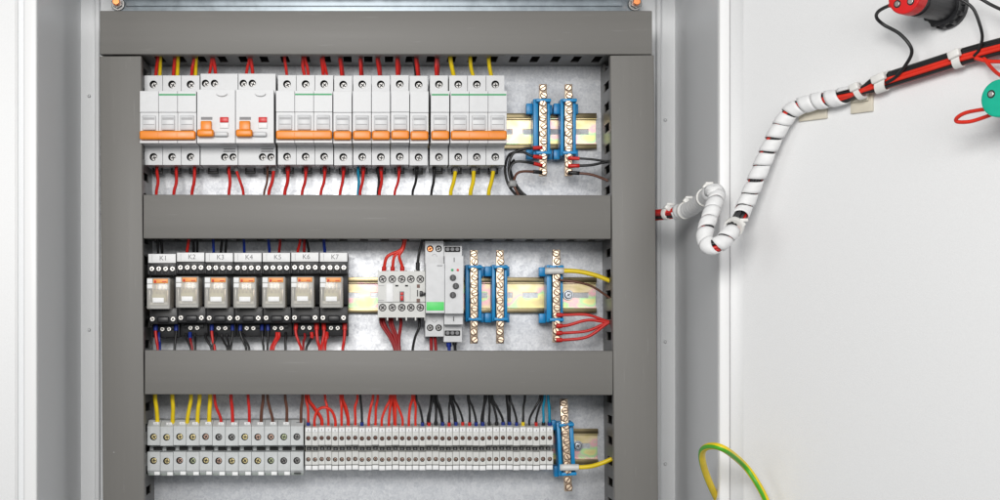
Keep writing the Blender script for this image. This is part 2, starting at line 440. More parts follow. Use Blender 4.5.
# ------------------------------------------------------------------ breakers
def shoulder(m, poly_edge_y, z0, z1, cells, depth=6, mat='white_plastic'):
    for (x0, x1, cx, cz, r) in cells: m.holecell(x0, x1, z0, z1, poly_edge_y, cx, cz, r, depth, mat, 'hole_dark')
TZ, BZ = 34.3, -35.2      # terminal screw heights
def make_breaker(label, poles, stripe, group):
    W = 17.8 * poles; h = W / 2; g = 0.32
    t = thing('circuit_breaker', label, 'circuit breaker', (0, 0, 0), group)
    b = MB()
    poly = [(-8, 42.8), (-45, 42.8), (-45, 23.6), (-73, 23.6), (-73, 3.9), (-71, 3.5), (-71, -22.8), (-73, -23.2), (-73, -25.2), (-45, -25.2), (-45, -42.8), (-8, -42.8)]
    for k in range(poles):
        x0, x1 = -h + 17.8 * k + g * (0.6 if k else 0.9), -h + 17.8 * (k + 1) - g * (0.6 if k < poles - 1 else 0.9)
        cx = (x0 + x1) / 2
        b.prof(poly, x0, x1, 'white_plastic', skip=(1, 9))
        shoulder(b, -45, 23.6, 42.8, [(x0, x1, cx, TZ, 3.7)]); shoulder(b, -45, -42.8, -25.2, [(x0, x1, cx, BZ, 3.7)])
    b.build('body', t)
    for k in range(poles):
        cx = -h + 17.8 * (k + .5)
        for z in (TZ, BZ):
            m = MB(); screw(m, cx + .5, -41.6, z - .4, 3.0, rot=random.uniform(0, 1.5)); m.build('terminal_screw', t)
        m = MB()
        m.box(cx - 6.2, cx + 6.2, -74.2, -71, -13, 0.8, 'white_plastic', 0.5)
        m.box(cx - 5.2, cx + 5.2, -74.45, -74.0, -3.4, -1.6, 'pale_mark'); m.box(cx - 5.2, cx + 5.2, -74.4, -74.0, -8.2, -7.7, 'pale_mark')
        m.build('toggle_window', t)
        m = MB(); m.box(cx - 5, cx + 5, -16, -12, -48.5, -45.5, 'dark_clip', .5); m.box(cx - 5, cx - 3.4, -16, -12, -45.6, -42.7, 'dark_clip'); m.box(cx + 3.4, cx + 5, -16, -12, -45.6, -42.7, 'dark_clip')
        m.build('rail_clip', t)
    m = MB(); m.box(-h + .5, h - .5, -77.5, -71.1, -22.2, -14.0, 'orange_plastic', 1.6, 4)
    for k in range(1, poles): m.box(-h + 17.8 * k - .15, -h + 17.8 * k + .15, -77.6, -77, -19.6, -16.5, 'orange_plastic')
    m.build('handle', t)
    if stripe is not None:
        MB().box(-h + stripe, h - .8, -73.25, -72.9, 19.4, 20.9, 'green_mark').build('green_stripe', t)
    return t
def make_rcd(label, group):
    t = thing('residual_current_breaker', label, 'circuit breaker', (0, 0, 0), group)
    b = MB(); x0, x1 = -17.8, 17.8
    poly = [(-8, 44.5), (-45, 44.5), (-45, 25), (-73, 25), (-73, -25.2), (-45, -25.2), (-45, -42.8), (-8, -42.8)]
    b.prof(poly, x0, x1, 'white_plastic', skip=(1, 5))
    a1, a2 = -13.2, -4.6
    shoulder(b, -45, 25, 44.5, [(x0, -8.9, a1, TZ + 1, 3.5), (-8.9, 0, a2, TZ + 1, 3.5)])
    b.face([(0, -45, 25), (x1, -45, 25), (x1, -45, 44.5), (0, -45, 44.5)], 'white_plastic')
    c1, c2 = 5.2, 13.2
    shoulder(b, -45, -42.8, -25.2, [(0.8, 9.2, c1, BZ, 3.5), (9.2, x1, c2, BZ, 3.5)])
    b.face([(x0, -45, -42.8), (0.8, -45, -42.8), (0.8, -45, -25.2), (x0, -45, -25.2)], 'white_plastic')
    for z in (-27.6, -29.8): b.box(4, 15.5, -45.3, -44.9, z - .5, z + .4, 'grey_mark')
    b.build('body', t)
    for (x, z) in ((a1, TZ + 1), (a2, TZ + 1), (c1, BZ), (c2, BZ)):
        m = MB(); screw(m, x + .4, -41.6, z - .4, 2.8, rot=random.uniform(0, 1.5)); m.build('terminal_screw', t)
    m = MB()                     # moulded eyelid over the indicator
    poly = [(5.4 + 5 * math.cos(a), 20.6 - 2.6 * math.sin(a)) for a in [math.pi * i / 10 for i in range(11)]]
    for i in range(10): 
        a, c = poly[i], poly[i + 1]
        m.face([(a[0], -73.1, a[1]), (c[0], -73.1, c[1]), (c[0], -76, c[1] + .6), (a[0], -76, a[1] + .6)], 'white_plastic')
    m.face([(p[0], -76, p[1] + .6) for p in poly], 'white_plastic')
    m.face([(p[0], -73.1, p[1]) for p in poly], 'pale_mark')
    m.build('indicator_hood', t)
    m = MB(); m.box(-14.2, -3.6, -73.3, -72.9, -3.4, -0.8, 'grey_mark'); m.build('toggle_slot', t)
    m = MB(); m.box(-14, -4.0, -78, -72.9, -17, -5.0, 'orange_plastic', .8); m.box(-17, -1.6, -82, -73.1, -20, -13.2, 'orange_plastic', 1.8, 3); m.build('handle', t)
    m = MB(); m.box(3.6, 11.6, -74.4, -72.9, -6, -1.0, 'red_plastic', .4); m.build('red_flag', t)
    m = MB(); m.box(3.4, 11.8, -74.6, -72.9, -11.5, -6.2, 'label_white', .5); m.build('test_button', t)
    m = MB(); m.box(-1.4, 11.4, -78, -73.1, -19.4, -15, 'white_plastic', 1.2, 3); m.build('coupling_bar', t)
    for cx in (-9, 9):
        m = MB(); m.box(cx - 5, cx + 5, -16, -12, -48.5, -45.5, 'dark_clip', .5); m.box(cx - 5, cx - 3.4, -16, -12, -45.6, -42.7, 'dark_clip'); m.box(cx + 3.4, cx + 5, -16, -12, -45.6, -42.7, 'dark_clip')
        m.build('rail_clip', t)
    return t
ZR1 = 200.7
GB = 'circuit breakers in the top row'
def yv(): return random.uniform(-.3, .3)
b3 = make_breaker('three-pole white breaker with orange handle and short green stripe at far left', 3, 18.2, GB); b3.location = Vector((-197.1, 0, ZR1)) * S
dup(b3, (-69.3, 0, ZR1 + .3), 'three-pole breaker with orange handle just right of the red-flag breakers')
b3b = make_breaker('three-pole breaker fed by yellow wires, with green stripe across it, far right', 3, 1.0, GB); b3b.location = Vector((94.5, 0, ZR1)) * S
rc = make_rcd('two-pole breaker with small orange toggle and red flag, left of two alike', GB); rc.location = Vector((-151.9, 0, ZR1)) * S
dup(rc, (-115.7, 0, ZR1), 'two-pole breaker with small orange toggle and red flag, right of two alike')
b1 = make_breaker('plain single-pole breaker directly right of the middle three-pole breaker', 1, None, GB); b1.location = Vector((-33.3, 0, ZR1 - .2)) * S
for x, l in ((-15.1, 'plain single-pole breaker with cyan and red wires leaving its bottom'),
             (2.7, 'plain single-pole breaker in the middle of the five plain ones'),
             (20.8, 'plain single-pole breaker just left of the one with black wire'),
             (38.8, 'plain single-pole breaker with black wire below, beside the green-striped one')):
    dup(b1, (x, 0, ZR1 + yv()), l)
b1s = make_breaker('single-pole breaker with a green stripe across its top', 1, 1.0, GB); b1s.location = Vector((58.3, 0, ZR1)) * S

# ------------------------------------------------------------------ relays on sockets
def text_mesh(txt, size, m, name, parent, loc):
    cu = bpy.data.curves.new('txt', 'FONT'); cu.body = txt; cu.size = size; cu.align_x = 'CENTER'; cu.align_y = 'CENTER'; cu.extrude = 0.05
    to = bpy.data.objects.new('txt', cu); COL.objects.link(to)
    bpy.context.view_layer.update()
    me = bpy.data.meshes.new_from_object(to.evaluated_get(bpy.context.evaluated_depsgraph_get()))
    bpy.data.objects.remove(to)
    me.transform(Matrix.Translation(Vector(loc) * S) @ Matrix.Rotation(math.pi / 2, 4, 'X') @ Matrix.Scale(S, 4))
    me.materials.clear(); me.materials.append(MATS[m])
    o = bpy.data.objects.new(name, me); COL.objects.link(o); o.parent = parent
    return o
def make_relay(label):
    # local x centred on the 27 mm socket, z measured from the row's axis z=0 (world)
    t = thing('plug_in_relay', label, 'relay', (0, 0, 0), 'plug-in relays in the middle row')
    b = MB(); h = 13.35
    b.box(-h, h, -40, -7.6, 24, 73.5, 'black_plastic', .6)
    b.box(-h, h, -59, -40.1, 53, 73.5, 'black_plastic', .6)
    b.box(-h, h, -34, -8.2, -6, 23.9, 'black_plastic', .6)
    b.box(-h, h, -52, -34.1, 6.8, 22.5, 'black_plastic', .6)
    b.box(-5.5, 5.5, -55, -52.1, 8, 14, 'black_plastic', 1.2)
    b.box(-9.5, 9.5, -36, -34.1, 1.8, 5.8, 'black_plastic', .4)
    for i in range(5): b.box(-13.3 + i * 6.4, -12.6 + i * 6.4, -60, -59.05, 54, 63.5, 'black_plastic')
    sk = b.build('socket', t)
    for i in range(4):
        m = MB(); screw(m, -9.9 + 6.5 * i, -60.2, 59.2, 2.35, 'screw_bright', random.uniform(0, 1.5)); m.build('terminal_screw', t)
    for x in (-10.4, 9.2):
        m = MB(); screw(m, x, -53.5, 11.6, 2.35, 'screw_bright', random.uniform(0, 1.5)); m.build('terminal_screw', t)
    for x in (-3.2, 3.2):
        m = MB(); screw(m, x, -36.8, 2.0, 2.1, 'screw_bright', random.uniform(0, 1.5)); m.build('terminal_screw', t)
    m = MB(); m.box(-13.0, 13.0, -62, -59.1, 64.6, 73.2, 'label_white', .4); m.box(-9.4, -9.15, -62.1, -61.9, 66, 72, 'pale_mark'); m.build('label_plate', t)
    # the relay itself
    m = MB(); m.box(-12.6, 9.0, -74, -44.2, 20.8, 50.2, 'clear_cover', 1.0); m.build('clear_cover', t)
    m = MB(); m.box(-12.4, 8.8, -44.1, -40.2, 21, 50, 'relay_base', .5); m.build('base', t)
    m = MB()
    m.box(-10.8, 7.0, -70, -46, 39.5, 47.5, 'bobbin_cream', .6); m.box(-10.2, 6.2, -69, -46, 24.5, 27.5, 'bobbin_cream', .5)
    m.box(-9.0, 5.2, -68.5, -46, 27.6, 39.4, 'coil_tape', 2.0, 3)
    m.box(-11.6, -10.5, -66, -46, 22.5, 46, 'screw_bright', .2); m.box(5.8, 6.8, -70, -46, 27.6, 39.0, 'brass', .2)
    for x in (-8, -4.5, -1, 2.5): m.box(x, x + 1.2, -71.4, -70, 35.5, 44, 'brass', .2)
    m.box(-10.5, 6.5, -64, -46, 21.6, 24.3, 'terminal_grey', .3)
    m.build('coil_and_contacts', t)
    m = MB(); m.box(-6.4, 7.4, -74.9, -74.05, 45.0, 49.2, 'orange_tab', .3); m.box(-5.5, -3.6, -75.0, -74.85, 45.4, 47.6, 'red_plastic'); m.box(2, 6, -75.0, -74.85, 46, 46.8, 'red_plastic'); m.build('orange_tab', t)
    m = MB(); m.box(-12.2, -7.2, -74.9, -74.05, 44.6, 49.4, 'label_white', .3); m.box(-12.2, -7.2, -74.9, -74.05, 40.0, 44.0, 'label_white', .3)
    m.box(-7, 3.5, -74.6, -74.05, 27.0, 31.5, 'label_white', .2); m.build('marking_tag', t)
    return t
rel = make_relay('')
RX = [-204.3 + 27.05 * i for i in range(7)]
for i in range(7):
    lab = f'black relay with orange tab whose white plate reads K{i+1}'
    dz = -1.2 if i == 0 else random.uniform(-.3, .3)
    t = rel if i == 0 else dup(rel, (RX[i], 0, dz), lab)
    t.location = Vector((RX[i], 0, dz)) * S; t['label'] = lab
for i, t in enumerate([o for o in COL.objects if o.name.startswith('plug_in_relay')]):
    text_mesh(f'K{i+1}', 6.4, 'grey_mark', 'label_text', t, (1.2, -62.1, 69.0))

# ------------------------------------------------------------------ contactor
ct = thing('contactor', 'white contactor with red indicator and three red wires entering its top', 'contactor', (0, 0, 0))
def fx(px, y=-55): return (px - VX) * (CAM_D + y) / F
def fz(py, y=-55): return (VY - py) * (CAM_D + y) / F
b = MB(); X0, X1 = fx(377.8), fx(425.2); zt, zb = fz(271), fz(317.5)
zs1, zs2 = fz(279.2), fz(307.6); xs = [fx(v) for v in (382.6, 392.3, 401.8, 410.9, 420.3)]
edges = [X0] + [(a + c) / 2 for a, c in zip(xs, xs[1:])] + [X1]
zu0, zl1 = fz(284.8), fz(301.8)
poly = [(-8, zt), (-55, zt), (-55, zu0), (-57, zu0), (-57, zl1), (-55, zl1), (-55, zb), (-8, zb)]
b.prof(poly, X0, X1, 'terminal_pale', skip=(1, 5))
for i in range(5):
    b.holecell(edges[i], edges[i + 1], zu0, zt, -55, xs[i], zs1, 3.6, 5, 'terminal_pale', 'hole_dark')
    b.holecell(edges[i], edges[i + 1], zb, zl1, -55, xs[i], zs2, 3.6, 5, 'terminal_pale', 'hole_dark')
for e in edges: b.box(max(X0, e - .7), min(X1, e + .7), -56, -20, zb - 3, zb - .02, 'terminal_pale', .2)
for e in edges: b.box(max(X0, e - .7), min(X1, e + .7), -56, -20, zt + .02, zt + 1.4, 'terminal_pale', .2)
b.build('body', ct)
for x in xs:
    for z in (zs1, zs2):
        m = MB(); screw(m, x, -51.5, z, 3.2, rot=random.uniform(0, 1.5)); m.build('terminal_screw', ct)
m = MB(); m.box(fx(386), fx(393.2), -57.6, -56.95, fz(302), fz(283.4), 'label_white', .3); m.build('blank_label', ct)
m = MB(); m.box(fx(399.6), fx(404), -57.8, -56.95, fz(301.8), fz(291.5), 'grey_mark', .3); m.box(fx(400.4), fx(403.3), -59.5, -57.7, fz(300.5), fz(295.8), 'wire_red', .3); m.box(fx(400.4), fx(403.3), -58.5, -57.7, fz(295), fz(292.4), 'wire_red', .2); m.build('indicator', ct)
m = MB()
for (a, c, d, e) in ((395.3, 285, 398.3, 286.6), (405, 285, 408, 286.6), (416.8, 284.5, 419.8, 288), (417, 290, 417.9, 296.5), (416.5, 298.8, 420, 302.5)):
    m.box(fx(a), fx(d), -57.35, -56.9, fz(e), fz(c), 'wire_brown' if a in (416.8, 416.5) else 'hole_dark')
m.box(fx(419.5), fx(422.5), -60, -56.9, fz(296.5), fz(291), 'black_plastic', .6); m.box(fx(422), fx(425), -62, -56.9, fz(295.2), fz(292.6), 'black_plastic', .5)
m.build('auxiliary_latch', ct)
m = MB(); m.box(fx(410), fx(410.3), -57.2, -56.9, fz(301), fz(286), 'pale_mark'); m.box(fx(378.5), fx(384), -57.2, -56.9, fz(300.6), fz(300), 'pale_mark'); m.box(fx(378.5), fx(384), -57.2, -56.9, fz(285.9), fz(285.5), 'pale_mark'); m.build('moulded_lines', ct)

# ------------------------------------------------------------------ two slim modules
ma = thing('power_relay_module', 'slim white module with a bright green band beside the contactor', 'module', (0, 0, 0))
def gx(px, y=-65): return fx(px, y)
b = MB(); x0, x1 = fx(425.8, -62), fx(444.3, -62)
zA = [fz(241, -45), fz(263.5, -66), fz(313, -66), fz(336.5, -45)]
poly = [(-8, zA[0]), (-45, zA[0]), (-45, zA[1]), (-66, zA[1]), (-66, zA[2]), (-45, zA[2]), (-45, zA[3]), (-8, zA[3])]
b.prof(poly, x0, x1, 'white_plastic', skip=(1, 5))
xm = (x0 + x1) / 2; za, zb2 = fz(248.8, -45), fz(327.8, -45)
for (lo, hi, z) in ((zA[1], zA[0], za), (zA[3], zA[2], zb2)):
    b.holecell(x0, xm, lo, hi, -45, xm - 4.1, z, 3.2, 6, 'white_plastic', 'hole_dark'); b.holecell(xm, x1, lo, hi, -45, xm + 4.1, z, 3.2, 6, 'white_plastic', 'hole_dark')
b.build('body', ma)
for z in (za, zb2):
    for s in (-1, 1):
        m = MB(); screw(m, xm + s * 4.1, -41.6, z, 2.5, 'copper' if (z == za and s < 0) else 'screw_steel', .4); m.build('terminal_screw', ma)
MB().box(x0 + .5, x1 - .5, -66.5, -65.9, fz(310.5, -66), fz(302, -66), 'bright_green', .2).build('green_band', ma)
m = MB()
m.box(x1 - 7, x1 - 2, -66.2, -65.9, fz(266.5, -66), fz(265, -66), 'pale_mark')
for s, z in ((1, fz(256.5, -45)), (-1, fz(320, -45))):
    for i in range(8):
        a = math.pi * i / 8
        m.box(xm + 2.2 * math.cos(a) - .3, xm + 2.2 * math.cos(a) + .3, -45.25, -44.9, z + s * 2.2 * math.sin(a) - .3, z + s * 2.2 * math.sin(a) + .3, 'pale_mark')
m.build('printed_marks', ma)

mb_ = thing('timer_module', 'slim white timer module with three black dials and two lamps', 'module', (0, 0, 0))
b = MB(); x0, x1 = fx(444.9, -68), fx(463.4, -68)
zz = [fz(246, -42), fz(256, -68), fz(313.5, -68), fz(324.5, -56), fz(342, -42)]
poly = [(-8, zz[0]), (-42, zz[0]), (-42, zz[1] + 1), (-68, zz[1]), (-68, zz[2]), (-56, zz[2] - 1), (-56, zz[3]), (-42, zz[3] - .4), (-42, zz[4]), (-8, zz[4])]
b.prof(poly, x0, x1, 'white_plastic')
b.build('body', mb_)
xm = (x0 + x1) / 2
for z in (fz(249.3, -42), fz(333, -42)):
    m = MB(); m.box(xm - 7.8, xm + 7.0, -43, -41.9, z - 2.6, z + 2.4, 'hole_dark', .8)
    for k in (-5, -.4, 4.2): m.cyl((xm + k, -43.6, z), (xm + k, -42.9, z), 1.8, 'grey_mark', seg=14)
    m.build('connector', mb_)
for (px, py) in ((452.9, 277.7), (455.8, 286), (452.9, 295)):
    x, z = fx(px, -69), fz(py, -69); m = MB(); m.cyl((x, -70.5, z), (x, -67.9, z), 2.9, 'black_plastic', seg=24, bev=.4)
    m.box(x - .35, x + .35, -70.9, -70.4, z - 2, z + 2, 'grey_mark'); m.build('dial', mb_)
for (px, c) in ((452.3, 'green_mark'), (457.8, 'red_plastic')):
    x, z = fx(px, -69), fz(270, -69); m = MB(); m.cyl((x, -68.8, z), (x, -67.9, z), 1.2, c, seg=14, bev=.2); m.build('indicator_lamp', mb_)
m = MB()
for (py0, py1, y) in ((257.6, 262, -68), (316.5, 321, -57.0)):
    m.box(xm - .3, xm + .3, y - .3, y + .1 + 1.2, fz(py1, y), fz(py0, y), 'hole_dark')
m.build('printed_marks', mb_)

# ------------------------------------------------------------------ terminal bars on blue holders
def busbar(label, px, pyt, pyb, bl, br, bt, bb, tabs, tilt=0.0, n=12):
    yb = -36.0; x = fx(px, yb); zt, zb = fz(pyt, yb), fz(pyb, yb); zc = (zt + zb) / 2
    t = thing('neutral_terminal_bar', label, 'terminal bar', (x, 0, zc), 'brass terminal bars on blue holders')
    m = MB(); H = (zt - zb)
    m.box(-3.6, 3.6, yb + .3, yb + 7, -H / 2, H / 2, 'brass', .3)
    bar = m.build('brass_bar', t)
    st = H / n
    for i in range(n):
        z = H / 2 - st * (i + .5); q = MB(); dx = .5 if i % 2 else -.5
        q.cyl((dx, yb + .29, z), (dx, yb - .1, z), 3.55, 'wire_brown', seg=16)
        q.cyl((dx, yb + .3, z), (dx, yb - 2.0, z), 2.95, 'brass', seg=16, bev=.5)
        a = random.uniform(-1.2, 1.2); c, s_ = math.cos(a), math.sin(a)
        q.face([(dx + u * c * 2.5 - v * s_ * .5, yb - 2.07, z + u * s_ * 2.5 + v * c * .5) for (u, v) in ((-1, -1), (1, -1), (1, 1), (-1, 1))], 'wire_brown')
        q.build('clamp_screw', t)
    yc = -25; X = lambda v, y=yc: fx(v, y) - x; Z = lambda v, y=yc: fz(v, y) - zc
    m = MB()
    xl, xr, z1, z0 = X(bl), X(br), Z(bt), Z(bb)
    m.box(xl, xr, -18, -7.8, z0, z1, 'blue_plastic', .5)
    m.box(xl, -4.3, -31, -17.9, z0 + .3, z1 - .3, 'blue_plastic', .5); m.box(4.3, max(xr, 5.6), -31, -17.9, z0 + .3, z1 - .3, 'blue_plastic', .5)
    m.box(min(xl + 2, -6), max(6.5, xr), -38, -28, z1 - 4, z1 - 1, 'blue_plastic', .5); m.box(min(xl + 2, -6), max(6.5, xr), -38, -28, z0 + 1, z0 + 4, 'blue_plastic', .5)
    for (a, c, top, bot) in tabs:
        m.box(X(a), X(c), -19, -7.9, Z(bot), Z(top), 'blue_plastic', .5)
    m.build('blue_holder', t)
    t.rotation_euler = (0, tilt, 0)
    return t
busbar('brass bar on blue holder, nearest the breakers, with wires looping left', 543.2, 84, 175.8, 532.8, 549.6, 99.5, 156.6,
       ((527, 533.4, 102.5, 113), (549, 552.9, 104, 113), (527, 533.4, 149, 158.5), (549, 552.9, 149, 158.5)))
busbar('brass bar on blue holder in the top row, nearest the right trunking', 568.8, 84, 175.8, 559.9, 575.3, 99.5, 156.6,
       ((554.4, 560.4, 102.5, 113), (575, 579, 103, 113), (554.4, 560.4, 149, 158.5), (575, 579, 149, 158.5)))
busbar('brass bar on blue holder directly right of the timer module', 474.1, 250, 343.6, 465.3, 481.2, 264.8, 321.8, ((480.8, 484.4, 266, 276), (480.8, 484.4, 313, 322.5)))
busbar('brass bar on blue holder with no wires, standing on the middle rail alone', 500.2, 250, 343.6, 491.6, 506.8, 264.8, 321.8, ((485.2, 492, 266, 276), (506.5, 510, 266, 276), (485.2, 492, 313, 322.5), (506.5, 510, 313, 322.5)))
busbar('brass bar on blue holder feeding four red wires and a yellow one', 556.5, 249.5, 342.5, 546, 562.3, 265, 322.4, ((539.8, 546.5, 267, 276), (539.8, 546.5, 313.5, 323)))
busbar('tilted brass bar on blue holder at the end of the bottom terminals', 566.3, 399, 491.5, 557, 573.5, 421.5, 475.5,
       ((553.5, 558, 420, 430), (553.5, 558, 466, 477)), tilt=math.radians(-3.0))

# ------------------------------------------------------------------ terminal blocks of the bottom row
YT = -46
def make_large(label, end=False):
    t = thing('terminal_block', label, 'terminal block', (0, 0, 0), 'wide grey terminal blocks')
    h = 6.06; b = MB(); z = lambda p, y=YT: fz(p, y)
    x0, x1 = -h, h
    poly = [(-8, z(420.6)), (-37, z(420.6)), (YT, z(426.5)), (YT, z(445.4)), (-30, z(446.2)), (-30, z(451.5)), (YT, z(452)), (YT, z(470.5)), (-40, z(476.2)), (-8, z(476.2))]
    b.prof(poly, x0, x1, 'terminal_grey', skip=(2, 6))
    b.holecell(x0, x1, z(445.4), z(426.5), YT, -.2, z(437), 3.3, 5, 'terminal_grey', 'hole_dark'); b.holecell(x0, x1, z(470.5), z(452), YT, -.2, z(460.8), 3.3, 5, 'terminal_grey', 'hole_dark')
    b.build('body', t)
    m = MB(); m.box(x0 + .3, x1 - .3, -43, -40.2, z(475.7), z(471.8), 'terminal_foot', .3); m.build('foot', t)
    for q, p in enumerate((437, 460.8)):
        m = MB(); screw(m, -.1, YT + 3.2, z(p) - .2, 2.7, random.choice(['screw_brass', 'screw_greenish', 'screw_pinkish', 'screw_brass', 'screw_steel']), random.uniform(0, 1.5)); m.build('terminal_screw', t)
    m = MB(); m.box(-2.2, 5.9, -32, -30.05, z(451.2, -30), z(446.8, -30), 'hole_dark', .3); m.build('bridge_opening', t)
    if end:
        m = MB(); m.box(-3, 3.6, -46.2, -41.5, z(473.6, -43), z(473, -43), 'hole_dark'); m.box(-1, 4, -41.5, -37, z(422.8, -40), z(422.4, -40), 'hole_dark'); m.build('end_mark', t)
    else:
        m = MB(); m.box(.2, 5.6, -44.6, -42.9, z(475.4), z(472), 'label_white', .3); m.build('marker', t)
        m = MB()
        ya, yb = -39.2, -43.9
        m.box(-.8, 4.6, yb, ya, z(424.8), z(422.3), 'label_white', .3); m.box(1, 1.6, yb - .15, yb, z(424.2), z(423), 'pale_mark'); m.box(2.4, 3, yb - .15, yb, z(424.2), z(423), 'pale_mark')
        m.build('marker', t)
    return t
LX = [fx(153.7 + 13.03 * i, YT) for i in range(12)]
lw = ['yellow'] * 5 + ['red'] * 3 + ['brown'] * 4
LV = [make_large('') for _ in range(11)]; Lend = make_large('', True)
for i, x in enumerate(LX):
    where = 'leftmost in its row' if i == 0 else 'beside the first narrow terminal' if i == 11 else f'{ordw(i)} from the left'
    lab = f'wide grey terminal block under a {lw[i]} wire, {where}'
    t = Lend if i == 11 else LV[i]; t['label'] = lab
    t.location = Vector((x, 0, random.uniform(-.35, .35))) * S
def make_small():
    t = thing('narrow_terminal_block', '', 'terminal block', (0, 0, 0), 'narrow pale terminal blocks')
    h = 3.05; b = MB(); z = lambda p, y=YT: fz(p, y)
    poly = [(-8, z(425.8)), (-40, z(425.8)), (YT, z(427.2)), (YT, z(445.2)), (-30, z(446)), (-30, z(451.2)), (YT, z(451.8)), (YT, z(464.6)), (-42, z(465)), (-42, z(470.2)), (-8, z(470.2))]
    b.prof(poly, -h, h, 'terminal_pale', skip=(2, 6))
    b.holecell(-h, h, z(445.2), z(427.2), YT, 0, z(438.2), 2.1, 4, 'terminal_pale', 'hole_dark', 16); b.holecell(-h, h, z(464.6), z(451.8), YT, 0, z(459.3), 2.1, 4, 'terminal_pale', 'hole_dark', 16)
    b.build('body', t)
    for p in (438.2, 459.3):
        m = MB(); screw(m, .1, YT + 2.2, z(p) - .1, 1.45, 'screw_bronze' if p < 450 else 'screw_pinkish', random.uniform(0, 1.5)); m.build('terminal_screw', t)
    m = MB(); m.box(-2.2, 2.2, -31.8, -30.05, z(450.6, -30), z(446.9, -30), 'hole_dark', .2); m.cyl((0, -32.4, z(448.6, -32)), (0, -31.6, z(448.6, -32)), 1.1, 'grey_mark', seg=10); m.build('bridge_opening', t)
    m = MB(); m.box(-2.85, 2.85, -45.2, -41.9, z(470), z(465.6), 'label_white', .3); m.build('marker', t)
    m = MB(); m.box(-2.7, 2.7, -46.9, -45.9, z(432), z(427.8), 'label_white', .25); m.box(-.5, .4, -47.0, -46.85, z(431), z(429), 'pale_mark'); m.build('marker', t)
    return t
SX = [fx(308.3 + 6.71 * i, YT) for i in range(37)]
sw = [('red', 'blue')] + [('red', None)] * 7 + [('black', 'blue')] + [('red', None)] * 8 + [('black', 'blue'), ('black', 'red'), ('black', 'black'), ('black', 'blue'),
     ('black', 'red'), ('black', 'blue'), ('black', 'red'), ('black', 'red'), ('black', 'blue'), ('black', 'blue'), ('black', 'black'), ('black', 'black'),
     ('black', 'blue'), ('black', 'blue'), ('black', 'blue'), ('black', 'yellow'), ('black', None), ('black', 'red'), ('cyan', 'black'), ('cyan', 'blue')]
s0 = make_small()
for i, x in enumerate(SX):
    c, f = sw[i]
    if i == 0: lab = 'narrow pale terminal touching the last wide grey block, under a red wire'
    elif i == 36: lab = 'narrow pale terminal beside the tilted brass bar, under a cyan wire'
    else: lab = f'narrow pale terminal under a {c} wire, {ordw(i)} from the left of its kind'
    t = s0 if i == 0 else dup(s0, (x, 0, 0), lab)
    t['label'] = lab; t.location = Vector((x, random.uniform(-.5, .5), random.uniform(-.35, .35))) * S

# ------------------------------------------------------------------ wires
def wire(pts, r, colr, label, fer=None, group=None, n=6, name='wire', fl=7.0, start=False):
    "pts: (px, py, depth) from trunking to terminal; fer = sleeve colour on the terminal end"
    V = [p if isinstance(p, Vector) else P(*p) for p in pts]
    r *= random.uniform(.88, 1.06)
    V = [p if k in (0, len(V) - 1) else p + Vector((random.uniform(-.35, .35), random.uniform(-.8, .8), random.uniform(-.25, .25))) for k, p in enumerate(V)]
    path = catmull(V, n); m = MB(); m.tube(path, r, 'wire_' + colr, raw=True)
    o = m.build(name)
    if fer:
        seq = path[::-1] if not start else path
        acc, sub = 0, [seq[0]]
        for a, b in zip(seq, seq[1:]):
            d = (b - a).length
            if acc + d >= fl: sub.append(a.lerp(b, (fl - acc) / d)); break
            sub.append(b); acc += d
        q = MB(); q.tube(sub, r * 1.45, 'wire_' + fer, raw=True, seg=12); q.build('ferrule', o)
    tag(o, label, 'wire', group)
    return o

G1 = 'wires dropping from the top trunking into the breakers'
def top1(xt, xb, c, lab, r=1.6):
    wire([(xt - .3, 40, -48), (xt, 58, -43), ((xt + xb) / 2 + random.uniform(-.6, .6), 67, -40), (xb, 77, -36), (xb, 82, -36)], r, c, lab, None, G1)
nm = 'far left three-pole breaker'
for k, (a, b_) in enumerate(((155.5, 159.6), (173, 177), (191.6, 195.4))):
    top1(a + 2, a, 'red', f'red wire above the {ORD[k]} pole of the {nm}'); 
    wire([(b_ + .6, 46, -44), (b_ + .6, 60, -40), (b_ + .4, 68, -36), (b_, 80, -31)], 2.0, 'yellow', f'yellow wire behind the red one above {ORD[k]} pole, {nm}', None, G1)
for k, (xc, w) in enumerate(((212.5, 'left'), (249.5, 'right'))):
    top1(xc - .5, xc - 3.4, 'red', f'left one of two red wires into the {w} red-flag breaker'); top1(xc + 1, xc + 3.6, 'red', f'right one of two red wires into the {w} red-flag breaker')
for k, (a, b_) in enumerate(((284.3, 287.3), (303, 304.6), (321.5, 323.4))):
    top1(a, b_, 'red', f'red wire above the {ORD[k]} pole of the middle three-pole breaker')
    if k: top1(a + 2, b_ + 3.6, 'red', f'thicker right-hand red wire above {ORD[k]} pole, middle three-pole breaker', 1.5)
for a, b_, w in ((340, 341.8, 'the first plain single breaker'), (360.2, 361, 'the single breaker with a cyan wire below'), (376.8, 379.4, 'the middle plain single breaker'),
                 (397, 397.8, 'the plain single breaker left of the black-wired'), (415.4, 418, 'the plain single breaker beside the striped one'), (436.2, 436.6, 'the green-striped single breaker')):
    top1(a, b_, 'red', f'red wire above {w}', 1.7)
    top1(a + 1.8, b_ + 1.6, 'dark_red', f'darker red wire paired above {w}', 1.2)
top1(413.6, 415.4, 'black', 'black wire above the single breaker beside the green-striped one', 1.3)
for k, (a, b_) in enumerate(((450.4, 454.2), (470, 473), (489, 491.6))):
    o = wire([(a - .6, 42, -48), (a, 58, -43), ((a + b_) / 2 - .4, 67, -40), (b_, 77, -36), (b_, 82, -36)], 2.1, 'yellow', f'yellow wire above the {ORD[k]} pole of the far right breaker', None, G1)
G2 = 'wires leaving the breakers downwards'
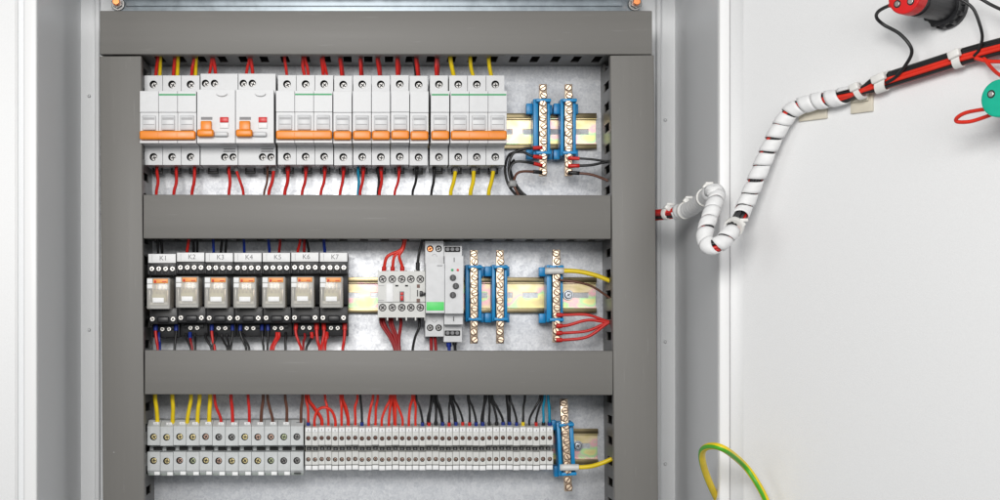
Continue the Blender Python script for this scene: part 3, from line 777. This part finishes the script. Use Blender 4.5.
def bot1(xt, xb, c, lab, r=1.4, fer=None):
    wire([(xb - .4, 206, -44), (xb, 192, -36), ((xt + xb) / 2 + .8, 182, -32), (xt, 171, -28), (xt, 163, -26)], r, c, lab, fer, G2, fl=9)
for k, (a, b_) in enumerate(((157.2, 156.7), (176.4, 174.2), (194.6, 192))): bot1(a, b_, 'red', f'red wire below the {ORD[k]} pole of the {nm}', 1.6)
bot1(229.2, 229, 'red', 'straight red wire below the left red-flag breaker', 1.5); bot1(236.5, 243.3, 'red', 'red wire slanting right below the left red-flag breaker', 1.5, 'grey')
bot1(273.4, 269, 'red', 'red wire slanting left below the right red-flag breaker', 1.6, 'grey'); bot1(267.5, 264.2, 'brown', 'thin brown wire below the right red-flag breaker', 1.1)
for k, (a, b_) in enumerate(((287.9, 285), (306.2, 302), (324.8, 321))): bot1(a, b_, 'red', f'red wire below the {ORD[k]} pole of the middle three-pole breaker', 1.6, 'dark_red')
bot1(343.2, 340, 'red', 'red wire below the first plain single breaker', 1.6, 'dark_red'); bot1(358.4, 358.4, 'cyan', 'cyan wire below the second plain single breaker', 1.3)
bot1(363.2, 360.4, 'red', 'red wire beside the cyan one below the breakers', 1.5, 'dark_red'); bot1(378.2, 378, 'black', 'black wire below the middle plain single breaker', 1.4)
bot1(381.4, 379.8, 'red', 'red wire beside the black one below the middle single breaker', 1.5, 'dark_red'); bot1(399, 395.2, 'red', 'single red wire below the fourth plain single breaker', 1.5, 'dark_red')
bot1(416.7, 413, 'black', 'black wire below the fifth plain single breaker', 1.4, 'black'); bot1(434, 431.7, 'black', 'black wire below the green-striped single breaker', 1.4, 'black')
for k, (a, b_) in enumerate(((455.5, 450.6), (474, 470.8), (493, 488.9))): bot1(a, b_, 'yellow', f'yellow wire below the {ORD[k]} pole of the far right breaker', 2.0, 'grey')

# terminal bars, top row
GW = 'wires clamped in the top row brass bars'
wire([(524, 199, -40), (512.5, 184, -36), (508.5, 168, -38), (513, 154, -40), (525, 148.6, -40), (542, 147.5, -38)], 1.3, 'black', 'black wire looping left from the highest red sleeve, left bar', 'red', GW, fl=9)
wire([(520, 199, -36), (509.5, 186, -32), (504.8, 170, -32), (509, 155, -36), (522, 152, -38), (532, 156, -40), (542, 157.6, -38)], 1.3, 'black', 'black wire looping left from the middle red sleeve, left bar', 'red', GW, fl=9)
wire([(528, 199, -44), (515.5, 188, -42), (509.6, 174, -42), (514, 163, -42), (526, 162, -42), (542, 165.5, -38)], 1.3, 'black', 'black wire looping left from the lowest red sleeve, left bar', 'red', GW, fl=9)
wire([(520, 198, -46), (514, 186, -46), (515.5, 175.5, -44), (523, 171.4, -42), (542, 172.3, -38)], 1.3, 'brown', 'brown wire looping left out of the left brass bar', 'black', GW, fl=9)
wire([(514, 160, -30), (510, 166, -34), (513, 178, -40), (520, 190, -44), (531, 200, -46)], 1.3, 'black', 'loose black wire hanging in the coil right of the breakers', None, GW)
m = MB(); p = P(512.5, 184, -42); m.box(-3.6, 3.6, -6, 6, -3.2, 3.2, 'wire_grey', 1.2, 3); o = m.build('cable_tie'); o.location = p * S; tag(o, 'grey cable tie gripping the black wire coil beside the breakers', 'cable tie')
wire([(614, 160, -45), (606, 161, -42), (590, 159, -40), (568, 158, -38)], 1.25, 'black', 'upper black wire from the right brass bar to the right trunking', 'red', GW, fl=11)
wire([(614, 162, -42), (604, 162.5, -40), (590, 165, -40), (568, 166, -38)], 1.25, 'black', 'lower black wire from the right brass bar to the right trunking', 'red', GW, fl=11)
wire([(613, 183, -42), (604, 179, -40), (590, 174.5, -40), (568, 172.5, -38)], 1.25, 'brown', 'brown wire from the top right brass bar to the right trunking', 'black', GW, fl=11)
# middle row bars
wire([(616, 283, -42), (611, 281.5, -42), (595, 275, -42), (575, 271.4, -40), (545, 271, -38)], 2.2, 'yellow', 'thick yellow wire from the middle row bar to the right trunking', 'white', GW, fl=18)
wire([(616, 303, -40), (608, 297, -38), (592, 286.5, -38), (575, 281.5, -38), (558, 279.8, -36)], 1.3, 'brown', 'brown wire below the thick yellow one, middle row', None, GW)
for k, (y0, ym) in enumerate(((315.2, 315), (326, 320), (333.2, 330.5), (340, 336.5))):
    wire([(617, 320.5, -40), (608, 321.5 + k * .5, -40), (588, ym, -40), (568, y0 - .5, -38), (556, y0, -38)], 1.45, 'red', f'{ORD[k]} from the top of four red wires fanning to the right trunking', 'red', GW, fl=6)
wire([(618, 456, -42), (611, 459, -42), (600, 464, -42), (586, 467, -42), (560, 467.5, -39)], 2.3, 'yellow', 'thick yellow wire from the tilted bar to the right trunking', 'white', GW, fl=18)

# middle row: relay wires
G3 = 'wires at the relays'
for (x, xt, c, lab) in ((158, 157, 'black', 'black wire above relay K1, left one'), (162, 160, 'black', 'black wire above relay K1, right one'), (187.4, 189.5, 'red', 'red wire above relay K2'),
                        (193.4, 193, 'black', 'left black wire above relay K2'), (197, 198, 'black', 'right black wire above relay K2'), (214, 213, 'blue', 'blue wire above relay K3'), (220.6, 223, 'black', 'left black wire above relay K3'),
                        (225.6, 227, 'black', 'right black wire above relay K3'), (244.6, 243, 'blue', 'blue wire above relay K4'), (269.4, 268, 'blue', 'blue wire above relay K5'),
                        (279, 280.5, 'dark_red', 'dark red wire above relay K5'), (298, 301, 'red', 'bright red wire above relay K6'), (304, 305, 'dark_red', 'dark red wire above relay K6'),
                        (309, 306, 'black', 'black wire above relay K6'), (324.5, 324, 'blue', 'blue wire above relay K7')):
    wire([(xt, 232, -48), ((x + xt) / 2, 243, -44), (x, 251, -40), (x, 258, -36)], 1.5 if c != 'black' else 1.35, c, lab, None, G3)
def bot2(xt, yt, xb, c, lab, fer=None, r=1.35):
    wire([(xb, 362, -46), (xb + .2, 349, -44), ((xt + xb) / 2, 342, -42), (xt, max(yt + 3, 333), -40), (xt, yt - 1.5, -38)], r, c, lab, fer, G3, fl=6.5)
for a in ((155.8, 326, 157.6, 'red', 'red wire below relay K1', 'blue'), (159, 334, 160, 'blue', 'blue wire below relay K1', None), (176, 326, 174, 'black', 'black wire with blue sleeve below relays K1 and K2', 'blue'),
          (186, 335, 190.6, 'black', 'black wire below the left of relay K2', None), (190, 334, 192.4, 'dark_red', 'dark red wire with blue sleeve below relay K2', 'blue'), (195, 335, 195, 'black', 'black wire below the right of relay K2', None),
          (206, 335, 211.4, 'black', 'black wire slanting below relay K3', None), (211.8, 326, 214.5, 'red', 'red wire with blue sleeve below relay K3', 'blue'), (216, 334, 212.5, 'black', 'black wire behind the red one below relay K3', None),
          (221.6, 335, 227, 'black', 'leftmost black wire between relays K3 and K4', None), (227, 335, 229, 'black', 'middle black wire between relays K3 and K4', None), (232.4, 326, 230.6, 'black', 'black wire with blue sleeve below relay K4', 'blue'),
          (240.4, 326, 246, 'black', 'black wire slanting right from blue sleeve below relay K4', 'blue'), (243.5, 335, 248.6, 'black', 'second slanting black wire below relay K4', None), (262, 326, 263.4, 'black', 'black wire from blue sleeve below right of K4', 'blue'),
          (267.8, 326, 267, 'black', 'black wire from blue sleeve below left of K5', 'blue'), (276.8, 334, 271, 'red', 'red wire slanting left below relay K5', None), (279, 334, 273.4, 'red', 'second red wire slanting left below relay K5', None), (285.8, 334, 285, 'black', 'lone black wire below the right of relay K5', None),
          (296, 325, 301, 'red', 'red wire below the left of relay K6', 'red'), (304.6, 335, 303, 'dark_red', 'dark red wire below the middle of relay K6', None), (311.6, 334, 306, 'black', 'black wire with red sleeve below relay K6', 'red'),
          (316.6, 325, 319.6, 'red', 'red wire below the right of relay K6', 'red'), (323.8, 325, 321.6, 'red', 'red wire below the left of relay K7', 'red'), (326.4, 334, 324.6, 'red', 'second red wire below the left of relay K7', 'red'),
          (344.8, 325, 342.8, 'red', 'red wire below the right of relay K7', 'red')):
    bot2(*a, r=1.5 if a[3] == 'red' else 1.3)
# contactor wires
GC = 'wires at the contactor'
for k, x in enumerate((384, 392.8, 402)):
    wire([(405 + k, 230, -46), (403.5 + k * .7, 243, -42), (401.5 + (k - 1) * 1.2, 250.5 - (k == 0) * .4, -42), (x + (3.4, 1.4, -2.5)[k], 256.5, -42), (x, 266.5, -40), (x, 276, -38)], 1.6, 'orange', f'{ORD[k]} from the left of three red wires into the contactor top', 'red', GC, fl=9)
wire([(424, 228, -46), (421.5, 243, -42), (418.8, 254, -40), (418, 264, -38), (418, 276, -38)], 1.3, 'black', 'black wire into the contactor top right', 'black', GC, fl=13)
for k, (x, xb) in enumerate(((380.5, 394.5), (383.5, 396), (389.5, 397.8), (392, 399.4), (400, 398.8))):
    wire([(xb, 362, -46), (xb, 349, -44), ((x * .35 + xb * .65), 337, -40), (x + .6, 324, -36), (x, 314, -34)], 1.6, 'dark_red', f'{ORD[k]} from the left of five dark red wires below the contactor', None, GC)
wire([(412, 362, -46), (413, 349, -42), (415, 337, -38), (419, 326, -34), (419, 314, -32)], 1.3, 'black', 'black wire below the contactor bottom right', None, GC)
GM = 'wires below the slim modules'
wire([(432, 362, -44), (431.6, 348, -40), (431, 334, -34)], 1.6, 'dark_red', 'left dark red wire below the green-banded module', None, GM)
wire([(436, 362, -44), (435.6, 348, -40), (434.6, 334, -34)], 1.6, 'dark_red', 'right dark red wire below the green-banded module', None, GM)
wire([(450, 362, -44), (449, 350, -40), (448.4, 338, -34)], 1.7, 'blue', 'blue wire below the timer module', 'blue', GM, fl=9)
wire([(455, 362, -44), (455, 350, -40), (454, 338, -34)], 1.4, 'black', 'black wire below the timer module', 'black', GM)

# bottom row
G4 = 'wires dropping into the wide grey terminals'
for i, (xt, xb) in enumerate(((155, 157.3), (172.4, 173), (191, 187.4), (199.6, 197.8), (210, 209.4), (214.4, 220.8), (231, 232.7), (248.2, 249.3), (262.8, 261.4), (267.6, 272.7), (285.4, 287), (302.4, 301))):
    c = lw[i]
    wire([(xt - .3, 380, -48), (xt, 398, -46), (xt * .7 + xb * .3 + (1 if xb > xt else -1) * .5, 408, -44), (xb, 419, -41), (xb, 430, -38)], {'yellow': 2.15, 'red': 1.6, 'brown': 1.55}[c], c,
         f'{c} wire above the {ordw(i)} wide grey terminal from the left', None, G4)
G5 = 'wires dropping into the narrow terminals'
tops = {0: 306, 1: None, 2: 308.5, 3: 325, 4: None, 5: 340.4, 6: 343, 7: 357, 8: 360, 9: 373, 10: 377.4, 11: 390, 12: 392, 13: 393.6, 14: 395, 15: 412, 16: 414, 17: 416, 18: 433, 19: 434.4, 20: 437, 21: 450, 22: 451.6,
        23: 453.4, 24: 468, 25: 468.6, 26: 486, 27: 489, 28: 490.5, 29: 492, 30: 508, 31: 510, 32: 525, 33: 540, 34: 542, 35: 544.6, 36: 548}
for i in range(37):
    xb = 308.3 + 6.71 * i; c, f = sw[i]
    if tops[i] is None: continue
    xt = tops[i]; rc_ = 'orange' if c == 'red' else c
    k = ordw(i)
    lab = f'{c} wire into the {k} narrow terminal' + (f', ending in a {f} sleeve' if f else ', with no sleeve')
    wire([(xt, 380, -48), (xt + .1, 398, -46), (xt * .62 + xb * .38 + (.8 if xb > xt else -.8), 407, -44 + random.uniform(-2, 2)), (xb, 419, -42), (xb, 430, -38)], 1.3 if c != 'black' else 1.2, rc_, lab, f, G5, fl=8.5 if f != 'yellow' else 9)
    if i in (2, 6, 13, 18, 20, 26, 30, 22):
        wire([(xt - 1.5, 380, -42), (xt - 1.5, 398, -40), (xt * .55 + xb * .45 - 1, 408, -38), (xb - 1.2, 419, -36), (xb - 1, 430, -35)], 1.2, rc_, f'second {c} wire into the {k} narrow terminal', None, G5)
x1_, x4_ = 308.3 + 6.71, 308.3 + 6.71 * 4
wire([(x1_, 430, -39), (x1_ - .4, 420, -43), (317, 411, -46), (324.5, 407.6, -47), (331.5, 411, -46), (x4_ - .2, 420, -43), (x4_, 430, -39)], 1.5, 'orange', 'red jumper wire arching from the second to fifth narrow terminal', None, G5)

# ------------------------------------------------------------------ wrapped cable to the door
cab = thing('wrapped_cable_bundle', 'white spiral-wrapped cable bundle looping from the cabinet onto the door', 'cable')
def xw(px, X): return Vector((X, X * F / (px - VX) - CAM_D, 0))      # on the plane X = const
def wallpt(px, py, X):
    y = X * F / (px - VX) - CAM_D
    return Vector((X, y, (VY - py) * (CAM_D + y) / F))
inner = [P(640, 217, -55), P(655, 215, -58), wallpt(667, 213.5, 270), wallpt(677, 212, 278), wallpt(690, 209, 285), wallpt(703, 199.5, 286), wallpt(711, 193, 284)]
loop = [P(717.5, 193, -205), P(713.5, 206, -222), P(708, 222, -232), P(704.5, 236, -238), P(709, 246.5, -244), P(720, 243.5, -246), P(732, 230, -240)]
outer = [door_pt(743, 210, 26), door_pt(757, 177, 20), door_pt(768, 151, 17), door_pt(780, 127, 14), door_pt(793, 110, 12), door_pt(812, 102.5, 11), door_pt(830, 99, 11), door_pt(846, 95.5, 11)]
bundle = [door_pt(866, 88.5, 11), door_pt(888, 80.5, 11), door_pt(920, 70.5, 11), door_pt(960, 58, 11), door_pt(1000, 47, 11), door_pt(1040, 38, 12)]
full = catmull(inner + loop + outer + bundle, 14)
# resample evenly
def resample(path, step):
    out = [path[0]]; acc = 0
    for a, b in zip(path, path[1:]):
        d = (b - a).length; t = step - acc
        while t <= d: out.append(a.lerp(b, t / d)); t += step
        acc = (acc + d) % step
    return out
full = resample(full, 1.0)
T, N, B = frames(full)
def nearest(p): return min(range(len(full)), key=lambda i: (full[i] - p).length)
i0, i1, i2 = nearest(wallpt(673, 213, 276)), nearest(P(717.5, 193, -205)), nearest(outer[-1])
def strands(specs, a, b):
    for (ang, off, r, c) in specs:
        m = MB(); path = []
        for i in range(a, b, 4):
            s_ = ang + i * 0.013
            # the strands fan flat along the door once they leave the wrap
            k = min(1, max(0, (i - i2) / 25)); ca, sa = math.cos(s_), math.sin(s_)
            w = -math.cos(ang) * off * 1.15
            v = (N[i] * ca + B[i] * sa) * off * (1 - k)
            perp = DN.cross(T[i]).normalized()
            path.append(full[i] + v + (perp * w + DN * math.sin(ang) * off * .55) * k)
        m.tube(path, r, 'wire_' + c, raw=True, seg=8); m.build('core_wire', cab)
sp = [(0.0, 3.9, 1.7, 'orange'), (0.75, 4.0, 1.5, 'black'), (1.5, 3.8, 1.7, 'black'), (2.2, 3.9, 1.6, 'black'), (2.9, 4.2, 1.7, 'black'), (3.7, 3.9, 1.5, 'orange'), (4.5, 3.6, 1.7, 'orange'), (5.3, 3.9, 1.6, 'dark_red'), (0, 0.01, 1.8, 'orange')]
sp = [(a, o, r, c) for (a, o, r, c) in sp]
strands([(-.3, 4.3, 1.5, 'dark_red'), (.35, 4.2, 1.5, 'black'), (1.15, 3.7, 1.8, 'orange'), (1.75, 3.4, 1.6, 'orange'), (2.15, 4.0, 1.6, 'black'), (2.6, 4.4, 1.8, 'black'), (3.1, 4.5, 1.8, 'black'), (3.8, 3.7, 1.6, 'black'), (4.8, 3.4, 1.7, 'red'), (5.6, 3.6, 1.6, 'red')], 0, len(full))
# spiral wrap: a helical band with real thickness
def spiral(a, b, r, pitch, frac, name='spiral_wrap', irr=0.0):
    m = MB(); k = m.mi('wrap_white'); prev = None; w = pitch * frac; step = 20; s = a; dth = 2 * math.pi / step; th = 0
    M_ = 5
    while s < b - w:
        ring_o, ring_i = [], []
        wob = 1 + irr * math.sin(th * .37) * .5
        for j in range(M_):
            u = j / (M_ - 1); ii = s + u * w * wob; i = int(ii); i = min(i, len(full) - 2); fr = ii - i
            c = full[i].lerp(full[i + 1], fr); rr = r + .75 * (1 - u) + .35 * math.sin(math.pi * u)
            d = (N[i] * math.cos(th) + B[i] * math.sin(th))
            ring_o.append(m.bm.verts.new(c + d * rr)); ring_i.append(m.bm.verts.new(c + d * (rr - .7)))
        ring = ring_o + ring_i[::-1]
        if prev:
            for j in range(len(ring)):
                q = (j + 1) % len(ring)
                f = m.bm.faces.new([prev[j], prev[q], ring[q], ring[j]]); f.material_index = k; f.smooth = True
        prev = ring
        th += dth; s += pitch / step
    return m.build(name, cab)
spiral(i0, i1 + 1, 6.4, 8.5, 0.96, irr=.1)
spiral(i1 - 18, nearest(P(736, 222, -236)), 6.3, 11.0, 0.90, irr=.3)
spiral(nearest(P(740, 216, -225)), i2 + 6, 6.5, 12.5, 0.87, irr=.2)
# ties and mounts (each grips the bundle)
def tie_band(i, w, r, m_='nylon', name='cable_tie', knot=None, squash=1.0):
    m = MB(); a, b = full[i] - T[i] * w / 2, full[i] + T[i] * w / 2
    m.tube([a, a.lerp(b, .25), a.lerp(b, .75), b], r, m_, n=1, seg=18, raw=True)
    if knot is not None:
        c = full[i] + knot; t = bmesh.new(); bmesh.ops.create_cube(t, size=1)
        for v in t.verts: v.co = Vector((v.co.x * 6.5, v.co.y * 6, v.co.z * 5))
        bmesh.ops.bevel(t, geom=list(t.edges), offset=.9, segments=2, profile=.5, affect='EDGES')
        m.add(t, m_, True, Matrix.Translation(c) @ Matrix.Rotation(.7, 4, 'Y'))
        m.box(c.x - 1.2, c.x + 5.5, c.y - 2.5, c.y - 1.5, c.z + 2, c.z + 4.5, m_, .3)
    return m.build(name, cab)
tie_band(nearest(wallpt(668, 213.4, 271)), 5, 6.0, knot=Vector((0, -3, 5)))
tie_band(nearest(wallpt(683, 211, 281)), 4, 8.0, knot=Vector((1, -3, 8.5)))
tie_band(nearest(wallpt(706, 197, 286)), 4, 8.3, knot=Vector((0, -4, 8.5)))
tie_band(nearest(P(735, 224, -238)), 5, 8.3, knot=Vector((5, -3, 2)))
def door_mount(px, py, w, h, label):
    "adhesive base stuck on the door with an upstand behind the bundle"
    c = door_pt(px, py, 0); ex, ey, ez = DD, -DN, Vector((0, 0, 1))
    M = Matrix((ex.to_4d(), ey.to_4d(), ez.to_4d(), Vector((0, 0, 0, 1)))).transposed(); M[3][3] = 1
    for r_ in range(3): M[3][r_] = 0
    for r_ in range(3): M[r_][3] = 0
    m = MB()
    for (sx, sy, sz, oy, oz) in ((w, 2.4, h, -1.3, 0), (w * .75, 3, h * .45, -4, h * .18)):
        t = bmesh.new(); bmesh.ops.create_cube(t, size=1)
        for v in t.verts: v.co = Vector((v.co.x * sx, v.co.y * sy + oy, v.co.z * sz + oz))
        bmesh.ops.bevel(t, geom=list(t.edges), offset=.5, segments=2, profile=.5, affect='EDGES')
        m.add(t, 'mount_beige', True, M)
    o = m.build('cable_mount'); o.location = c * S
    tag(o, label, 'cable mount', 'beige cable mounts on the door')
door_mount(814, 110, 27, 17, 'beige square cable mount under the wrapped part of the bundle')
door_mount(863, 101, 20, 19, 'beige square cable mount where the bundle leaves the wrap')
def strap(px, py, w, h, label, skew=.0):
    c = door_pt(px, py, 11.5); i = nearest(c); m = MB()
    tz = T[i]; pz = DN.cross(tz).normalized(); path = []
    for k in range(25):
        a = 2 * math.pi * k / 24; path.append((math.cos(a) * h, math.sin(a) * 6.0))
    for k in range(24):
        q = [path[k], path[k + 1]]
        o_ = [full[i] + pz * p[0] + DN * p[1] for p in q]; o2 = [full[i] + pz * p[0] * .88 + DN * p[1] * .84 for p in q]
        sh = [tz * (skew * p[0]) for p in q]
        A, B_ = o_[0] + sh[0], o_[1] + sh[1]; A2, B2 = o2[0] + sh[0], o2[1] + sh[1]
        hw = tz * w / 2
        for fc in ([A - hw, B_ - hw, B_ + hw, A + hw], [A2 - hw, B2 - hw, B2 + hw, A2 + hw], [A - hw, B_ - hw, B2 - hw, A2 - hw], [A + hw, B_ + hw, B2 + hw, A2 + hw]):
            m.face(fc, 'nylon', False)
    t = bmesh.new(); bmesh.ops.create_cube(t, size=1)
    for v in t.verts: v.co = Vector((v.co.x * (w + 3), v.co.y * 5, v.co.z * 6))
    bmesh.ops.bevel(t, geom=list(t.edges), offset=1, segments=2, profile=.5, affect='EDGES')
    M = Matrix.Translation(full[i] + DN * 6 + pz * (h * .35)) @ Matrix.Rotation(TH, 4, 'Z').inverted() @ Matrix.Rotation(-.3, 4, 'Y')
    m.add(t, 'nylon', True, M)
    o = m.build('cable_clamp'); tag(o, label, 'cable clamp', 'white clamps on the bare bundle')
strap(883.5, 83, 9, 7.6, 'large white nylon clamp where the thin black wire joins the bundle', .35)
strap(859, 92.5, 5, 7.4, 'small white nylon clamp over the beige mount at the wrap end', -.2)
strap(959, 58.5, 6.5, 7.4, 'white nylon clamp on the bundle below the red-capped button', .1)

# ------------------------------------------------------------------ push-button bodies on the door
def device(label, px, py, capm, length, rc_=13.5, screws=((-5.5, 3.5), (6, 2.5))):
    c = door_pt(px, py, 0); t = thing('push_button_body', label, 'push button', c, 'push button bodies behind the door')
    M = DN.to_track_quat('Z', 'Y').to_matrix().to_4x4()
    def cylp(m, h0, h1, r, mat, r2=None, seg=32, bev=.5, ox=0, oy=0):
        a = M @ Vector((ox, oy, h0)); b = M @ Vector((ox, oy, h1)); m.cyl(a, b, r, mat, r2, seg, bev)
    m = MB(); cylp(m, .2, 4, 17.5, 'black_plastic'); cylp(m, 4, 9.5, 15.5, 'black_plastic', seg=32)
    for k in range(12):
        a = k * math.pi / 6; cylp(m, 4.1, 8.5, 2.2, 'black_plastic', seg=8, bev=0, ox=15.4 * math.cos(a), oy=15.4 * math.sin(a))
    m.build('locking_ring', t)
    m = MB(); cylp(m, 9.6, length - 12, 12.2, 'black_plastic'); cylp(m, length - 26, length - 17, 13.0, 'black_plastic', bev=.3)
    for (u, v) in ((-6, 6), (3, 8), (-8.5, -3)): cylp(m, length - 14, length - 11.2, 1.8, 'grey_mark', seg=12, bev=0, ox=u * 1.3, oy=v * 1.3)
    m.build('housing', t)
    m = MB(); cylp(m, length - 12, length, rc_, capm, bev=1.2)
    m.build('coloured_cap', t)
    for (u, v) in screws:
        m = MB(); cylp(m, length - .2, length + .12, 3.0, 'hole_dark', seg=18, bev=0, ox=u, oy=v); cylp(m, length + .1, length + .7, 2.1, 'screw_bright', seg=16, bev=.3, ox=u, oy=v); m.build('cap_screw', t)
    return t
device('black push button body with a red cap at the top of the door', 948, 7, 'red_plastic', 62, screws=((-5.5, -5.2), (5.5, -5.0)))
device('push button body with a teal green cap at the right edge', 1040, 106, 'teal_plastic', 60)
GD = 'thin wires on the door'
dp = door_pt
wire([dp(897, 4, 52), dp(888, 6, 48), dp(878, 11.5, 42), dp(876.5, 18, 36), dp(884, 25, 30), dp(899, 33, 26), dp(909.5, 44, 24), dp(911, 54, 20), dp(905, 66, 17), dp(895, 77, 15), dp(886, 83, 14)], 1.35, 'black', 'thin black wire curling from the red cap down to the bundle', 'red', GD, n=8, fl=8, start=True)
wire([dp(948, -6, 34), dp(962, 0, 30), dp(973, 9, 26), dp(980, 24, 22), dp(982, 38, 18), dp(979, 50, 15), dp(974, 56, 14)], 1.35, 'black', 'thin black wire curving down right of the red-capped button', None, GD, n=8)
wire([dp(968, -6, 30), dp(980, -1, 30), dp(992, 5, 28), dp(1006, 12, 26), dp(1030, 20, 24)], 1.35, 'black', 'thin black wire leaving the photo at the top right corner', None, GD, n=8)
wire([dp(1012, 105, 50), dp(997, 107.5, 52), dp(981, 109.5, 52), dp(966, 112.5, 50), dp(956.5, 118, 48), dp(958, 121.8, 46), dp(970, 121.5, 46), dp(984, 117.5, 47), dp(997, 113, 48), dp(1010, 109, 48)], 1.45, 'orange', 'red wire loop sticking out left of the teal cap', None, GD, n=8)
wire([dp(984, 58, 12), dp(990, 66, 16), dp(997, 73, 22), dp(1008, 80, 30)], 1.5, 'orange', 'short red wire dropping from the bundle towards the teal cap', None, GD, n=8)
wire([dp(975, 58, 13), dp(988, 61, 13), dp(1002, 62, 13), dp(1030, 62, 13)], 1.5, 'orange', 'red wire leaving the bundle at the right edge above teal cap', None, GD, n=8)
# earth cable
ec = thing('earth_cable', 'green and yellow striped earth cable arching from the cabinet to the door', 'cable')
m = MB()
pts = [P(735, 530, -120), P(722, 508, -150), P(711, 486, -180), P(703.4, 465, -205), P(702.6, 451, -225), P(711, 446, -245), P(725, 449.5, -255), door_pt(744, 465, 30), door_pt(757, 483, 24), door_pt(767, 503, 18), door_pt(774, 530, 6)]
m.tube(pts, 2.9, 'wire_yellow', n=10, seg=16); m.build('yellow_sheath', ec)
path = catmull(pts, 10); T2, N2, B2 = frames(path); q = MB(); k = q.mi('wire_green'); prev = None
for i, p in enumerate(path):
    ph = 3.1 + .012 * i
    rg = [q.bm.verts.new(p + (N2[i] * math.cos(ph + j * .2) + B2[i] * math.sin(ph + j * .2)) * (3.0 if 0 < j < 7 else 2.75)) for j in range(8)]
    if prev:
        for j in range(7):
            f = q.bm.faces.new([prev[j], prev[j + 1], rg[j + 1], rg[j]]); f.material_index = k; f.smooth = True
    prev = rg
q.build('green_stripe', ec)

# ------------------------------------------------------------------ lamps, world, camera
W = bpy.data.worlds.new('World'); SC.world = W; W.use_nodes = True
W.node_tree.nodes['Background'].inputs['Color'].default_value = (0.95, 0.98, 1.0, 1); W.node_tree.nodes['Background'].inputs['Strength'].default_value = 0.21
def area(name, loc, target, sx, sy, power, col=(1, 1, 1)):
    l = bpy.data.lights.new(name, 'AREA'); l.shape = 'RECTANGLE'; l.size = sx; l.size_y = sy; l.energy = power; l.color = col
    o = bpy.data.objects.new(name, l); COL.objects.link(o); o.location = loc
    o.rotation_euler = (Vector(target) - Vector(loc)).to_track_quat('-Z', 'Y').to_euler()
    return o
area('softbox', (-0.16, -1.62, 0.44), (0, 0, 0.06), 0.55, 0.40, 15.0, (1.0, 0.985, 0.96))
area('right_fill', (0.5, -1.75, 0.30), (0.1, 0, 0.1), 0.6, 0.5, 4.2)  # fill light added to brighten the left wall and the door
area('side_softbox', (-1.2, -1.3, 0.3), (0.2, -0.1, 0), 0.6, 0.9, 3.5)
cam = bpy.data.cameras.new('camera'); co = bpy.data.objects.new('camera', cam); COL.objects.link(co); SC.camera = co
co.location = (0, -CAM_D * S, 0); co.rotation_euler = (math.pi / 2, 0, 0)
cam.sensor_width = 36; cam.lens = F * 36 / 1000; cam.shift_x = (500 - VX) / 1000; cam.shift_y = -(250 - VY) / 1000
cam.clip_start = 0.02; cam.clip_end = 50
SC.render.engine = 'CYCLES'
SC.view_settings.view_transform = 'Standard'; SC.view_settings.look = 'None'; SC.view_settings.gamma = 1.0; SC.view_settings.exposure = 0.0
